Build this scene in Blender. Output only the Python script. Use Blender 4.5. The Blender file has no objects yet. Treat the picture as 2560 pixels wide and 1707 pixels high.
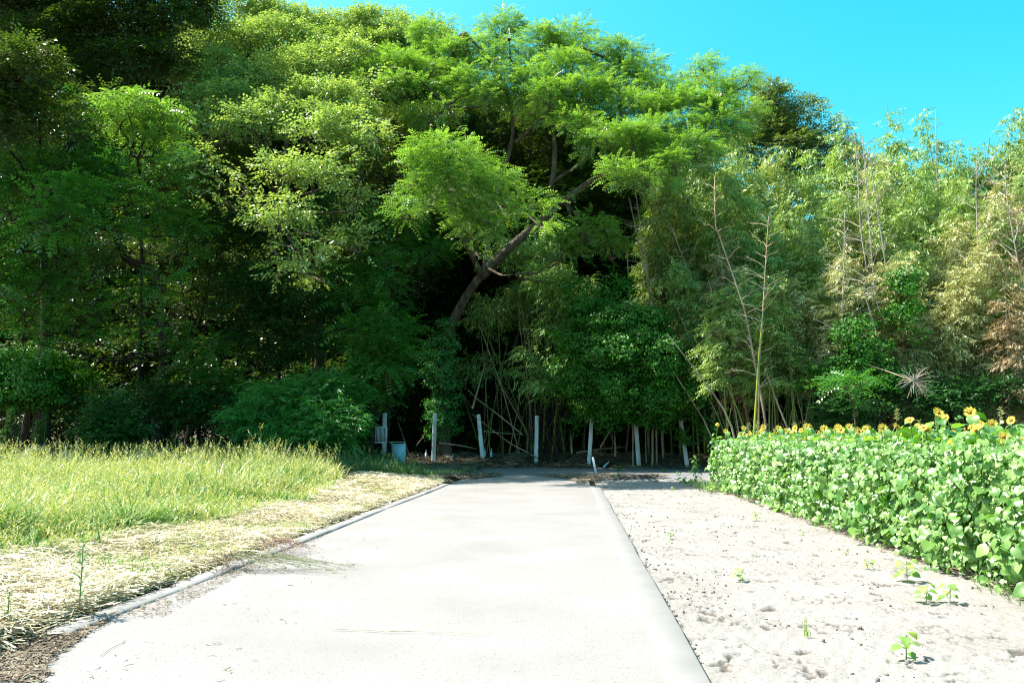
import bpy, math, random
import numpy as np
from mathutils import Vector, Matrix
sc = bpy.context.scene
COL = sc.collection
R = math.radians

# ------------------------------------------------------------------ camera, world, sun, exposure
F_PX = 1991.0; PITCH = math.atan((1090 - 853.5) / F_PX); CAM_H = 1.5
cam_d = bpy.data.cameras.new('camera'); cam = bpy.data.objects.new('camera', cam_d); COL.objects.link(cam)
cam.location = (0, 0, CAM_H); cam.rotation_euler = (math.pi / 2 + PITCH, 0, 0)
cam_d.sensor_width = 36; cam_d.lens = 36 * F_PX / 2560; cam_d.clip_start = 0.1; cam_d.clip_end = 2000
sc.camera = cam
SUN_EL = R(58); SUN_H = Vector((-0.985, 0.14)).normalized()
world = bpy.data.worlds.new('World'); sc.world = world; world.use_nodes = True
nt = world.node_tree; nt.nodes.clear()
sky = nt.nodes.new('ShaderNodeTexSky'); sky.sky_type = 'NISHITA'; sky.sun_disc = False
sky.sun_elevation = SUN_EL; sky.sun_rotation = math.atan2(SUN_H.x, SUN_H.y); sky.ozone_density = 1.0
sky.air_density = 1.0; sky.dust_density = 2.2; sky.altitude = 0
hs = nt.nodes.new('ShaderNodeHueSaturation'); hs.inputs['Hue'].default_value = 0.446; hs.inputs['Saturation'].default_value = 1.6; hs.inputs['Value'].default_value = 1.16
bg = nt.nodes.new('ShaderNodeBackground'); bg.inputs['Strength'].default_value = 0.10
wo = nt.nodes.new('ShaderNodeOutputWorld')
nt.links.new(sky.outputs[0], hs.inputs['Color']); nt.links.new(hs.outputs[0], bg.inputs['Color']); nt.links.new(bg.outputs[0], wo.inputs[0])
sun_d = bpy.data.lights.new('sun', 'SUN'); sun_d.energy = 5.0; sun_d.angle = R(0.5); sun_d.color = (1, 0.94, 0.85)
sun = bpy.data.objects.new('sun', sun_d); COL.objects.link(sun)
S = Vector((SUN_H.x * math.cos(SUN_EL), SUN_H.y * math.cos(SUN_EL), math.sin(SUN_EL)))
sun.rotation_euler = S.to_track_quat('Z', 'Y').to_euler(); sun.location = (-30, 20, 40)
sc.view_settings.view_transform = 'Standard'; sc.view_settings.look = 'None'; sc.view_settings.gamma = 1
sc.view_settings.use_curve_mapping = False
sc.view_settings.exposure = 1.54
sc.render.engine = 'CYCLES'
sc.cycles.pixel_filter_type = 'BLACKMAN_HARRIS'; sc.cycles.filter_width = 1.1; sc.cycles.denoising_prefilter = 'NONE'
sc.cycles.max_bounces = 6; sc.cycles.diffuse_bounces = 3; sc.cycles.glossy_bounces = 2; sc.cycles.transmission_bounces = 4

# ------------------------------------------------------------------ photo pixel -> world helpers
cp, sp = math.cos(PITCH), math.sin(PITCH)
def ray(px, py):
    a = (px - 1280) / F_PX; b = (853.5 - py) / F_PX
    return np.array((a, cp - b * sp, sp + b * cp))
def W(px, py, Y):
    r = ray(px, py); t = Y / r[1]
    return np.array((r[0] * t, Y, CAM_H + r[2] * t))
def G(px, py, z=0.0):
    r = ray(px, py); t = (z - CAM_H) / r[2]
    return np.array((r[0] * t, r[1] * t, z))
TX = 0.0738                      # road heading
def RP(u, v, z=0.0): return (u + v * TX, v, z)

def smooth(a, b, x):
    t = np.clip((x - a) / (b - a), 0, 1); return t * t * (3 - 2 * t)
def hgt(x, y):
    """height of the land"""
    x = np.asarray(x, float); y = np.asarray(y, float)
    u = x - y * TX
    z = np.zeros(np.broadcast(x, y).shape)
    left = smooth(-3.8, -6.5, u) * 0.17 + smooth(-3.75, -3.95, u) * 0.10
    z = z + left * smooth(31, 25, y)
    z = z + 0.10 * smooth(24, 33, y)
    ye = y + 0.11 * (x - 3)      # the far bank runs slightly towards the camera on the right
    z = z + 0.36 * smooth(34.4, 36.6, ye) + 0.05 * np.clip(ye - 38, 0, 80)
    z = z + 0.22 * smooth(-4, -9, x) * smooth(24, 30, y) * smooth(40, 34, y)
    return z

# ------------------------------------------------------------------ object helpers
def meta(o, label=None, cat=None, group=None, kind=None):
    if label: o['label'] = label
    if cat: o['category'] = cat
    if group: o['group'] = group
    if kind: o['kind'] = kind
    return o
def empty(name, loc, label, cat, group=None):
    o = bpy.data.objects.new(name, None); o.location = loc; o.empty_display_size = 0.2; COL.objects.link(o)
    return meta(o, label, cat, group)
def mesh_obj(name, V, Fc, mat, parent=None, tint=None, smooth_=False, local=None):
    """V (n,3); Fc: array (m,k) or list of arrays; positions in world unless local given"""
    V = np.asarray(V, np.float32).reshape(-1, 3)
    if parent is not None and local is None:
        V = V - np.array(parent.matrix_basis.translation if parent.parent is None else parent.parent.matrix_basis.translation, np.float32)
    if not isinstance(Fc, list): Fc = [Fc]
    Fc = [np.asarray(f, np.int32) for f in Fc if len(f)]
    loops = np.concatenate([f.ravel() for f in Fc])
    sizes = np.concatenate([np.full(len(f), f.shape[1], np.int32) for f in Fc])
    starts = np.concatenate([[0], np.cumsum(sizes)[:-1]]).astype(np.int32)
    me = bpy.data.meshes.new(name)
    me.vertices.add(len(V)); me.vertices.foreach_set('co', V.ravel())
    me.loops.add(len(loops)); me.loops.foreach_set('vertex_index', loops)
    me.polygons.add(len(sizes)); me.polygons.foreach_set('loop_start', starts); me.polygons.foreach_set('loop_total', sizes)
    if smooth_: me.polygons.foreach_set('use_smooth', np.ones(len(sizes), bool))
    if tint is not None:
        at = me.attributes.new('tint', 'FLOAT', 'POINT'); at.data.foreach_set('value', np.asarray(tint, np.float32))
    me.update(calc_edges=True)
    me.materials.append(mat)
    o = bpy.data.objects.new(name, me); COL.objects.link(o)
    if parent is not None: o.parent = parent
    return o
class MB:
    """collects pieces into one mesh"""
    def __init__(s): s.V = []; s.Q = []; s.T = []; s.tint = []; s.n = 0
    def add(s, V, Q, tint=0.5):
        V = np.asarray(V, float).reshape(-1, 3); Q = np.asarray(Q, int)
        s.V.append(V); (s.Q if Q.shape[1] == 4 else s.T).append(Q + s.n)
        s.tint.append(np.broadcast_to(np.asarray(tint, float), (len(V),))); s.n += len(V); return s
    def box(s, c, h, rot=None, tint=0.5):
        c = np.array(c, float); h = np.array(h, float)
        v = np.array([(x, y, z) for x in (-1, 1) for y in (-1, 1) for z in (-1, 1)]) * h
        if rot is not None: v = v @ np.array(rot).T
        return s.add(v + c, [(0, 1, 3, 2), (4, 6, 7, 5), (0, 4, 5, 1), (2, 3, 7, 6), (0, 2, 6, 4), (1, 5, 7, 3)], tint)
    def tube(s, P, r, k=6, tint=0.5, cap=True):
        P = np.asarray(P, float); n = len(P); r = np.broadcast_to(np.asarray(r, float), (n,))
        d = np.gradient(P, axis=0); d /= np.linalg.norm(d, axis=1, keepdims=True) + 1e-9
        ref = np.array((0.13, 0.21, 0.97)) if abs(d[0][2]) < 0.8 else np.array((0.97, 0.2, 0.13))
        a = np.cross(d, ref); a /= np.linalg.norm(a, axis=1, keepdims=True) + 1e-9
        b = np.cross(d, a); th = np.arange(k) * 2 * math.pi / k
        ring = P[:, None, :] + r[:, None, None] * (np.cos(th)[None, :, None] * a[:, None, :] + np.sin(th)[None, :, None] * b[:, None, :])
        i = np.arange(n - 1)[:, None] * k; j = np.arange(k)[None, :]; j2 = (j + 1) % k
        q = np.stack([i + j, i + j2, i + k + j2, i + k + j], -1).reshape(-1, 4)
        s.add(ring.reshape(-1, 3), q, tint)
        if cap:
            s.add(np.vstack([ring[-1], P[-1:]]), [(j, (j + 1) % k, k) for j in range(k)], tint)
            s.add(np.vstack([ring[0], P[:1]]), [((j + 1) % k, j, k) for j in range(k)], tint)
        return s
    def build(s, name, mat, parent=None, smooth_=False, local=None):
        fs = []
        if s.Q: fs.append(np.concatenate(s.Q))
        if s.T: fs.append(np.concatenate(s.T))
        return mesh_obj(name, np.concatenate(s.V), fs, mat, parent, np.concatenate(s.tint), smooth_, local)
def copy_thing(root, loc, rotz=0, scale=1.0, label=None, group=None, tilt=(0, 0)):
    r = root.copy(); COL.objects.link(r); r.location = loc; r.rotation_euler = (tilt[0], tilt[1], rotz); r.scale = (scale,) * 3 if np.isscalar(scale) else scale
    if label: r['label'] = label
    if group: r['group'] = group
    for ch in list(root.children):
        c = ch.copy(); COL.objects.link(c); c.parent = r
        for g in list(ch.children):
            d = g.copy(); COL.objects.link(d); d.parent = c
    return r

# ------------------------------------------------------------------ materials
def new_mat(name):
    m = bpy.data.materials.new(name); m.use_nodes = True; n = m.node_tree; n.nodes.clear()
    return m, n, n.nodes.new, n.links.new
def leaf_mat(name, dark, light, trans=(0.2, 0.35, 0.03), tmix=0.35, rough=0.42, spec=0.5, hue_obj=0.0, ramp=None):
    m, n, N, L = new_mat(name)
    at = N('ShaderNodeAttribute'); at.attribute_name = 'tint'
    cr = N('ShaderNodeValToRGB'); e = cr.color_ramp.elements
    e[0].position = 0.0; e[0].color = (*dark, 1); e[1].position = 1.0; e[1].color = (*light, 1)
    if ramp:
        for p, c in ramp: x = e.new(p); x.color = (*c, 1)
    L(at.outputs['Fac'], cr.inputs[0])
    oi = N('ShaderNodeObjectInfo'); hsn = N('ShaderNodeHueSaturation')
    mr = N('ShaderNodeMapRange'); mr.inputs['To Min'].default_value = 1 - hue_obj * 4; mr.inputs['To Max'].default_value = 1 + hue_obj * 4
    mh = N('ShaderNodeMapRange'); mh.inputs['To Min'].default_value = 0.5 - hue_obj; mh.inputs['To Max'].default_value = 0.5 + hue_obj * .6
    L(oi.outputs['Random'], mr.inputs[0]); L(oi.outputs['Random'], mh.inputs[0]); L(cr.outputs[0], hsn.inputs['Color'])
    L(mr.outputs[0], hsn.inputs['Value']); L(mh.outputs[0], hsn.inputs['Hue'])
    b = N('ShaderNodeBsdfPrincipled'); b.inputs['Roughness'].default_value = rough; b.inputs['Specular IOR Level'].default_value = spec
    L(hsn.outputs[0], b.inputs['Base Color'])
    t = N('ShaderNodeBsdfTranslucent'); mx = N('ShaderNodeMixRGB'); mx.blend_type = 'MULTIPLY'; mx.inputs[0].default_value = 1
    mx.inputs[2].default_value = (trans[0], trans[1], trans[2], 1); g = N('ShaderNodeMixRGB'); g.blend_type = 'MULTIPLY'
    L(hsn.outputs[0], mx.inputs[1]); L(mx.outputs[0], t.inputs[0])
    ms = N('ShaderNodeMixShader'); ms.inputs[0].default_value = tmix; o = N('ShaderNodeOutputMaterial')
    n.nodes.remove(g)
    L(b.outputs[0], ms.inputs[1]); L(t.outputs[0], ms.inputs[2]); L(ms.outputs[0], o.inputs[0])
    return m
def solid_mat(name, c1, c2, scale=6, rough=0.8, bump=0.3, bscale=30, detail=6, spec=0.3, stretch=(1, 1, 1), use_tint=False, metallic=0, coord='Object', dist=0.02):
    m, n, N, L = new_mat(name)
    tc = N('ShaderNodeTexCoord'); mp = N('ShaderNodeMapping'); mp.inputs['Scale'].default_value = stretch; L(tc.outputs[coord], mp.inputs[0])
    no = N('ShaderNodeTexNoise'); no.inputs['Scale'].default_value = scale; no.inputs['Detail'].default_value = detail; L(mp.outputs[0], no.inputs[0])
    cr = N('ShaderNodeValToRGB'); e = cr.color_ramp.elements; e[0].position = 0.35; e[1].position = 0.68
    e[0].color = (*c1, 1); e[1].color = (*c2, 1)
    if use_tint:
        at = N('ShaderNodeAttribute'); at.attribute_name = 'tint'
        ad = N('ShaderNodeMath'); ad.operation = 'ADD'; ml = N('ShaderNodeMath'); ml.operation = 'MULTIPLY_ADD'; ml.inputs[1].default_value = 0.5; ml.inputs[2].default_value = -0.25
        L(at.outputs['Fac'], ml.inputs[0]); L(ml.outputs[0], ad.inputs[0]); L(no.outputs['Fac'], ad.inputs[1]); L(ad.outputs[0], cr.inputs[0])
    else: L(no.outputs['Fac'], cr.inputs[0])
    b = N('ShaderNodeBsdfPrincipled'); b.inputs['Roughness'].default_value = rough; b.inputs['Specular IOR Level'].default_value = spec; b.inputs['Metallic'].default_value = metallic
    L(cr.outputs[0], b.inputs['Base Color'])
    n2 = N('ShaderNodeTexNoise'); n2.inputs['Scale'].default_value = bscale; n2.inputs['Detail'].default_value = 8; L(mp.outputs[0], n2.inputs[0])
    bp = N('ShaderNodeBump'); bp.inputs['Strength'].default_value = bump; bp.inputs['Distance'].default_value = dist; L(n2.outputs['Fac'], bp.inputs['Height']); L(bp.outputs[0], b.inputs['Normal'])
    o = N('ShaderNodeOutputMaterial'); L(b.outputs[0], o.inputs[0]); m['b'] = 1
    return m
YT = (1.5, 1.35, 0.55)
M = {}
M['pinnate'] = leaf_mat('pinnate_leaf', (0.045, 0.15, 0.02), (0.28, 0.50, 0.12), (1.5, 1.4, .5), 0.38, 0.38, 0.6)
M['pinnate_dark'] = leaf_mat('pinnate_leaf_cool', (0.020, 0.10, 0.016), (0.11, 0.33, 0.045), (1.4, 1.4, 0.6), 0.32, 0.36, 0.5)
M['olive'] = leaf_mat('small_olive_leaf', (0.09, 0.20, 0.04), (0.42, 0.56, 0.20), (1.3, 1.25, 0.5), 0.34, 0.36, 0.7)
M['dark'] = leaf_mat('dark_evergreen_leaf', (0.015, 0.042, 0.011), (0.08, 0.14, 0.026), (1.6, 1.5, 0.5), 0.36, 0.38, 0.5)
M['brownolive'] = leaf_mat('oak_leaf', (0.05, 0.10, 0.02), (0.20, 0.29, 0.08), (1.3, 1.2, 0.5), 0.35, 0.38, 0.6)
M['bamboo'] = leaf_mat('bamboo_leaf', (0.050, 0.145, 0.028), (0.44, 0.60, 0.18), (1.35, 1.25, 0.5), 0.34, 0.40, 0.45, hue_obj=0.015)
M['bamboo_pale'] = leaf_mat('bamboo_leaf_pale', (0.20, 0.24, 0.07), (0.60, 0.60, 0.28), (1.2, 1.1, 0.6), 0.30, 0.4, 0.6, hue_obj=0.010)
M['bamboo_dry'] = leaf_mat('bamboo_leaf_dry', (0.19, 0.14, 0.065), (0.48, 0.39, 0.21), (1.1, 1.0, 0.7), 0.35, 0.55, 0.4, hue_obj=0.01)
M['sasa'] = leaf_mat('dwarf_bamboo_leaf', (0.03, 0.16, 0.035), (0.11, 0.34, 0.06), (1.3, 1.3, 0.6), 0.4, 0.4, 0.5)
M['vine'] = leaf_mat('vine_leaf', (0.014, 0.080, 0.008), (0.065, 0.23, 0.016), (1.4, 1.4, 0.5), 0.3, 0.5, 0.25)
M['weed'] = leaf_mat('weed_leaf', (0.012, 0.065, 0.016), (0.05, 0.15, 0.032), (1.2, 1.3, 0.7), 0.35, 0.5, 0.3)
M['flowerleaf'] = leaf_mat('sunflower_leaf', (0.045, 0.17, 0.020), (0.22, 0.43, 0.09), (1.1, 1.3, 0.25), 0.38, 0.38, 0.7, ramp=[(0.93, (0.26, 0.42, 0.12)), (0.985, (0.45, 0.40, 0.25))])
M['seedling'] = leaf_mat('seedling_leaf', (0.14, 0.28, 0.05), (0.30, 0.42, 0.12), (1.2, 1.3, 0.5), 0.4, 0.5, 0.4)
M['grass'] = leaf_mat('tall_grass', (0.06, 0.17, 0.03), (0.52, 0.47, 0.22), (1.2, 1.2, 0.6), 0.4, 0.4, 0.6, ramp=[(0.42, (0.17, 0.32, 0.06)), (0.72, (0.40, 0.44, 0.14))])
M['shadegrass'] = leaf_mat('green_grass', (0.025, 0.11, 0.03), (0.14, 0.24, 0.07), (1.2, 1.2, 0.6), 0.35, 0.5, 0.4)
M['straw'] = leaf_mat('cut_straw', (0.18, 0.15, 0.09), (0.66, 0.61, 0.47), (1.0, 1.0, 0.8), 0.2, 0.6, 0.3, ramp=[(0.3, (0.38, 0.33, 0.19)), (0.12, (0.20, 0.23, 0.07))])
M['litter'] = leaf_mat('dead_leaf_litter', (0.05, 0.040, 0.028), (0.32, 0.265, 0.185), (1, 1, 1), 0.1, 0.8, 0.2)
M['petal'] = leaf_mat('petal_yellow', (0.56, 0.43, 0.04), (0.70, 0.60, 0.12), (1.1, 1.0, 0.5), 0.3, 0.5, 0.3)
M['disc'] = solid_mat('flower_disc', (0.22, 0.11, 0.02), (0.46, 0.27, 0.04), 60, 0.9, 0.6, 120)
M['stem'] = solid_mat('green_stem', (0.12, 0.22, 0.05), (0.2, 0.3, 0.09), 10, 0.6)
M['bark'] = solid_mat('bark', (0.05, 0.035, 0.025), (0.16, 0.12, 0.088), 5, 0.9, 0.9, 14, stretch=(1, 1, .35), dist=0.05)
M['bark_dark'] = solid_mat('dark_bark', (0.02, 0.014, 0.010), (0.06, 0.042, 0.03), 5, 0.9, 0.8, 14, stretch=(1, 1, .35), dist=0.05)
M['culm'] = solid_mat('green_culm', (0.10, 0.15, 0.03), (0.22, 0.27, 0.06), 3, 0.4, 0.05, 20, stretch=(1, 1, .2), use_tint=True)
M['culm_bright'] = solid_mat('yellow_green_culm', (0.17, 0.25, 0.03), (0.30, 0.34, 0.05), 3, 0.4, 0.05, 20, stretch=(1, 1, .2), use_tint=True)
M['culm_dead'] = solid_mat('dead_culm', (0.22, 0.15, 0.085), (0.46, 0.37, 0.25), 3, 0.7, 0.1, 20, stretch=(1, 1, .2), use_tint=True)
M['culm_grey'] = solid_mat('weathered_culm', (0.22, 0.185, 0.145), (0.42, 0.37, 0.30), 3, 0.7, 0.1, 20, stretch=(1, 1, .2), use_tint=True)
M['post'] = solid_mat('weathered_concrete', (0.52, 0.54, 0.54), (0.78, 0.80, 0.80), 4, 0.85, 0.3, 40, stretch=(1, 1, .4))
M['whitepaint'] = solid_mat('white_paint', (0.66, 0.70, 0.72), (0.80, 0.82, 0.83), 5, 0.5, 0.05)
M['bluepaint'] = solid_mat('pale_blue_panel', (0.36, 0.60, 0.70), (0.46, 0.70, 0.80), 3, 0.5, 0.05)
M['darkplastic'] = solid_mat('dark_plastic', (0.05, 0.07, 0.09), (0.09, 0.11, 0.14), 5, 0.5, 0.05)
M['ink'] = solid_mat('black_ink', (0.02, 0.025, 0.04), (0.05, 0.06, 0.08), 5, 0.7, 0.05)
M['tarp'] = solid_mat('dark_blue_sheet', (0.05, 0.065, 0.11), (0.11, 0.13, 0.19), 2, 0.45, 0.3, 8, spec=0.5)
M['pet'] = solid_mat('clear_bottle', (0.45, 0.55, 0.70), (0.65, 0.75, 0.85), 5, 0.3, 0.05)
M['petgreen'] = solid_mat('green_bottle', (0.02, 0.35, 0.22), (0.04, 0.50, 0.32), 5, 0.3, 0.05)

# ------------------------------------------------------------------ ground, road, soil
def ground_mat():
    m, n, N, L = new_mat('ground')
    tc = N('ShaderNodeTexCoord')
    no = N('ShaderNodeTexNoise'); no.inputs['Scale'].default_value = 1.3; no.inputs['Detail'].default_value = 10; L(tc.outputs['Object'], no.inputs[0])
    cr = N('ShaderNodeValToRGB'); e = cr.color_ramp.elements; e[0].position = .35; e[0].color = (0.05, 0.038, 0.024, 1); e[1].position = .7; e[1].color = (0.15, 0.12, 0.075, 1)
    L(no.outputs['Fac'], cr.inputs[0])
    b = N('ShaderNodeBsdfPrincipled'); b.inputs['Roughness'].default_value = .95; b.inputs['Specular IOR Level'].default_value = .1; L(cr.outputs[0], b.inputs['Base Color'])
    n2 = N('ShaderNodeTexNoise'); n2.inputs['Scale'].default_value = 18; n2.inputs['Detail'].default_value = 8; L(tc.outputs['Object'], n2.inputs[0])
    bp = N('ShaderNodeBump'); bp.inputs['Strength'].default_value = .7; bp.inputs['Distance'].default_value = .06; L(n2.outputs['Fac'], bp.inputs['Height']); L(bp.outputs[0], b.inputs['Normal'])
    o = N('ShaderNodeOutputMaterial'); L(b.outputs[0], o.inputs[0]); return m
def soil_mat():
    m, n, N, L = new_mat('dry_soil')
    tc = N('ShaderNodeTexCoord')
    no = N('ShaderNodeTexNoise'); no.inputs['Scale'].default_value = 0.9; no.inputs['Detail'].default_value = 12; L(tc.outputs['Object'], no.inputs[0])
    cr = N('ShaderNodeValToRGB'); e = cr.color_ramp.elements; e[0].position = .3; e[0].color = (0.208, 0.199, 0.182, 1); e[1].position = .7; e[1].color = (0.256, 0.247, 0.230, 1)
    L(no.outputs['Fac'], cr.inputs[0])
    fi = N('ShaderNodeTexNoise'); fi.inputs['Scale'].default_value = 55; fi.inputs['Detail'].default_value = 5; L(tc.outputs['Object'], fi.inputs[0])
    c2 = N('ShaderNodeValToRGB'); c2.color_ramp.elements[0].position = .30; c2.color_ramp.elements[0].color = (.55, .5, .42, 1); c2.color_ramp.elements[1].position = .42; c2.color_ramp.elements[1].color = (1, 1, 1, 1)
    L(fi.outputs['Fac'], c2.inputs[0]); mx = N('ShaderNodeMixRGB'); mx.blend_type = 'MULTIPLY'; mx.inputs[0].default_value = 1; L(cr.outputs[0], mx.inputs[1]); L(c2.outputs[0], mx.inputs[2])
    ca = N('ShaderNodeAttribute'); ca.attribute_name = 'tint'; cm = N('ShaderNodeMixRGB'); cm.inputs[2].default_value = (.055, .045, .035, 1); cf = N('ShaderNodeMath'); cf.operation = 'MULTIPLY'; cf.inputs[1].default_value = .75; L(ca.outputs['Fac'], cf.inputs[0]); L(cf.outputs[0], cm.inputs[0]); L(mx.outputs[0], cm.inputs[1]); mx = cm  # dark brown of the cracks, with the shade inside them painted into the colour
    b = N('ShaderNodeBsdfPrincipled'); b.inputs['Roughness'].default_value = .95; b.inputs['Specular IOR Level'].default_value = .1; L(mx.outputs[0], b.inputs['Base Color'])
    n2 = N('ShaderNodeTexNoise'); n2.inputs['Scale'].default_value = 22; n2.inputs['Detail'].default_value = 9; n2.inputs['Roughness'].default_value = .65; L(tc.outputs['Object'], n2.inputs[0])
    bp = N('ShaderNodeBump'); bp.inputs['Strength'].default_value = .8; bp.inputs['Distance'].default_value = .02; L(n2.outputs['Fac'], bp.inputs['Height']); L(bp.outputs[0], b.inputs['Normal'])
    o = N('ShaderNodeOutputMaterial'); L(b.outputs[0], o.inputs[0]); return m
def concrete_mat(name, lo, hi, speck=True, wear=0.8, brush=False):
    m, n, N, L = new_mat(name)
    tc = N('ShaderNodeTexCoord')
    no = N('ShaderNodeTexNoise'); no.inputs['Scale'].default_value = wear; no.inputs['Detail'].default_value = 9; L(tc.outputs['Object'], no.inputs[0])
    cr = N('ShaderNodeValToRGB'); e = cr.color_ramp.elements; e[0].position = .3; e[0].color = (*lo, 1); e[1].position = .68; e[1].color = (*hi, 1); L(no.outputs['Fac'], cr.inputs[0])
    col = cr.outputs[0]
    if speck:
        for sc_, th, dk in ((46, .15, .25), (95, .17, .5)):
            vo = N('ShaderNodeTexVoronoi'); vo.inputs['Scale'].default_value = sc_; L(tc.outputs['Object'], vo.inputs[0])
            c2 = N('ShaderNodeValToRGB'); c2.color_ramp.elements[0].position = th; c2.color_ramp.elements[0].color = (dk, dk, dk, 1); c2.color_ramp.elements[1].position = th + .07; c2.color_ramp.elements[1].color = (1, 1, 1, 1)
            L(vo.outputs['Distance'], c2.inputs[0])
            mk = N('ShaderNodeTexNoise'); mk.inputs['Scale'].default_value = sc_ * .4; L(tc.outputs['Object'], mk.inputs[0])
            gt = N('ShaderNodeMath'); gt.operation = 'GREATER_THAN'; gt.inputs[1].default_value = .52; L(mk.outputs['Fac'], gt.inputs[0])
            mx = N('ShaderNodeMixRGB'); mx.blend_type = 'MULTIPLY'; L(gt.outputs[0], mx.inputs[0]); L(col, mx.inputs[1]); L(c2.outputs[0], mx.inputs[2]); col = mx.outputs[0]
    b = N('ShaderNodeBsdfPrincipled'); b.inputs['Roughness'].default_value = .85; b.inputs['Specular IOR Level'].default_value = .25; L(col, b.inputs['Base Color'])
    mp = N('ShaderNodeMapping'); mp.inputs['Scale'].default_value = (3, 22, 1) if brush else (1, 1, 1); L(tc.outputs['Object'], mp.inputs[0])
    n2 = N('ShaderNodeTexNoise'); n2.inputs['Scale'].default_value = 2.2 if brush else 110; n2.inputs['Detail'].default_value = 4; L(mp.outputs[0], n2.inputs[0])
    bp = N('ShaderNodeBump'); bp.inputs['Strength'].default_value = .5; bp.inputs['Distance'].default_value = .0025; L(n2.outputs['Fac'], bp.inputs['Height']); L(bp.outputs[0], b.inputs['Normal'])
    o = N('ShaderNodeOutputMaterial'); L(b.outputs[0], o.inputs[0]); return m
def grid(xs, ys, zf):
    X, Y = np.meshgrid(xs, ys); Z = zf(X, Y); nx = len(xs); ny = len(ys)
    i = np.arange(ny - 1)[:, None] * nx + np.arange(nx - 1)[None, :]
    return np.stack([X, Y, Z], -1).reshape(-1, 3), np.stack([i, i + 1, i + nx + 1, i + nx], -1).reshape(-1, 4)
def noise2(x, y, seed=0, octs=4, f0=1.0):
    rs = np.random.RandomState(seed); out = 0; amp = 1; f = f0
    for o in range(octs):
        for k in range(3):
            a = rs.rand() * 6.28; p = rs.rand(2) * 6.28
            out = out + amp / 3 * np.sin(f * (x * math.cos(a) + y * math.sin(a)) + p[0] + 1.7 * np.sin(f * .6 * (y * math.cos(a) - x * math.sin(a)) + p[1]))
        amp *= .55; f *= 2.1
    return out
def gz(X, Y):
    u = X - Y * TX
    z = hgt(X, Y) + 0.03 * noise2(X, Y, 3, 3, .8) * (smooth(-4.1, -5, u) + smooth(35, 36, Y))
    low = smooth(-4.0, -3.85, u) * smooth(36.2, 34.8, Y + .11 * (X - 3))
    return z - 0.10 * low - 0.0
xs = np.concatenate([[-600, -300, -150, -90, -60, -45], np.arange(-35, 35.1, .35), [45, 60, 90, 150, 300, 600]])
ys = np.concatenate([[-200, -60, -20, -8], np.arange(-2, 44, .3), np.arange(44.5, 80, 1.5), [90, 120, 200, 400, 900]])
v, f = grid(xs, ys, gz)
v[:, 2] = np.minimum(v[:, 2], 3.2)
meta(mesh_obj('ground', v, f, ground_mat(), smooth_=True), kind='structure')

# road (concrete)
def strip(name, rows, mat, thick=0.0):
    """rows: list of cross rows, each the same number of (x,y,z)"""
    A = np.array(rows, float); ny, nx = A.shape[:2]
    i = np.arange(ny - 1)[:, None] * nx + np.arange(nx - 1)[None, :]
    return mesh_obj(name, A.reshape(-1, 3), np.stack([i, i + 1, i + nx + 1, i + nx], -1).reshape(-1, 4), mat)
RZ = 0.05
rows = []
for v_ in np.concatenate([np.arange(-3, 23, .5), np.arange(23, 28.6, .25)]):
    far = smooth(23.2, 25.5, v_)
    ul, ur = -3.69 - (0 if v_ > 7 else .0), .56
    rows.append([RP(u, v_, RZ + .006 * math.sin(v_ * .7 + u) + 0.1 * float(smooth(24, 33, v_)) * .6) for u in np.linspace(ul, ur, 9)])
M['road'] = concrete_mat('road_concrete', (0.186, 0.181, 0.171), (0.226, 0.221, 0.211))
meta(strip('road', rows, M['road']), kind='structure')
# flush concrete margin on the right with its riser to the soil, rounded at the far corner
rows = []
rr = np.random.RandomState(5)
for v_ in np.concatenate([np.arange(-3, 22.4, .25), np.arange(22.4, 25.9, .12)]):
    c = float(smooth(22.3, 24.6, v_)); uo = .82 - .0 + .004 * math.sin(v_ * 1.1) + .003 * rr.randn() - .42 * c * c; zt = RZ + .012 + .06 * float(smooth(24, 33, v_)); w = .56 - .22 * c
    rows.append([RP(w, v_, zt - .02), RP(w, v_, zt), RP(w + .02, v_, zt + .002), RP(uo - .015, v_, zt), RP(uo, v_, zt - .012), RP(uo + .004, v_, -.12)])
M['margin'] = concrete_mat('margin_concrete', (0.196, 0.192, 0.182), (0.228, 0.224, 0.213), False, 2.5, True)
meta(strip('road_margin', rows, M['margin']), kind='structure')
# cross road at the far end (asphalt)
rows = []
for u in np.arange(-9, 30, .5):
    z = lambda y: float(hgt(u, min(y, 34.2))) + .035
    y0 = 28.3 + .25 * math.sin(u * .9) - .35 * max(0, u - 3) * .25; y1 = 35.0 - .11 * (u - 3) + .12 * math.sin(u * 1.7)
    rows.append([(u, y0 + (y1 - y0) * t, z(y0 + (y1 - y0) * t) + .012 - .05 * (t == 0)) for t in np.linspace(0, 1, 7)])
M['asphalt'] = concrete_mat('asphalt', (0.13, 0.135, 0.14), (0.19, 0.195, 0.20), False, .9)
meta(strip('cross_road', rows, M['asphalt']), kind='structure')
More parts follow.
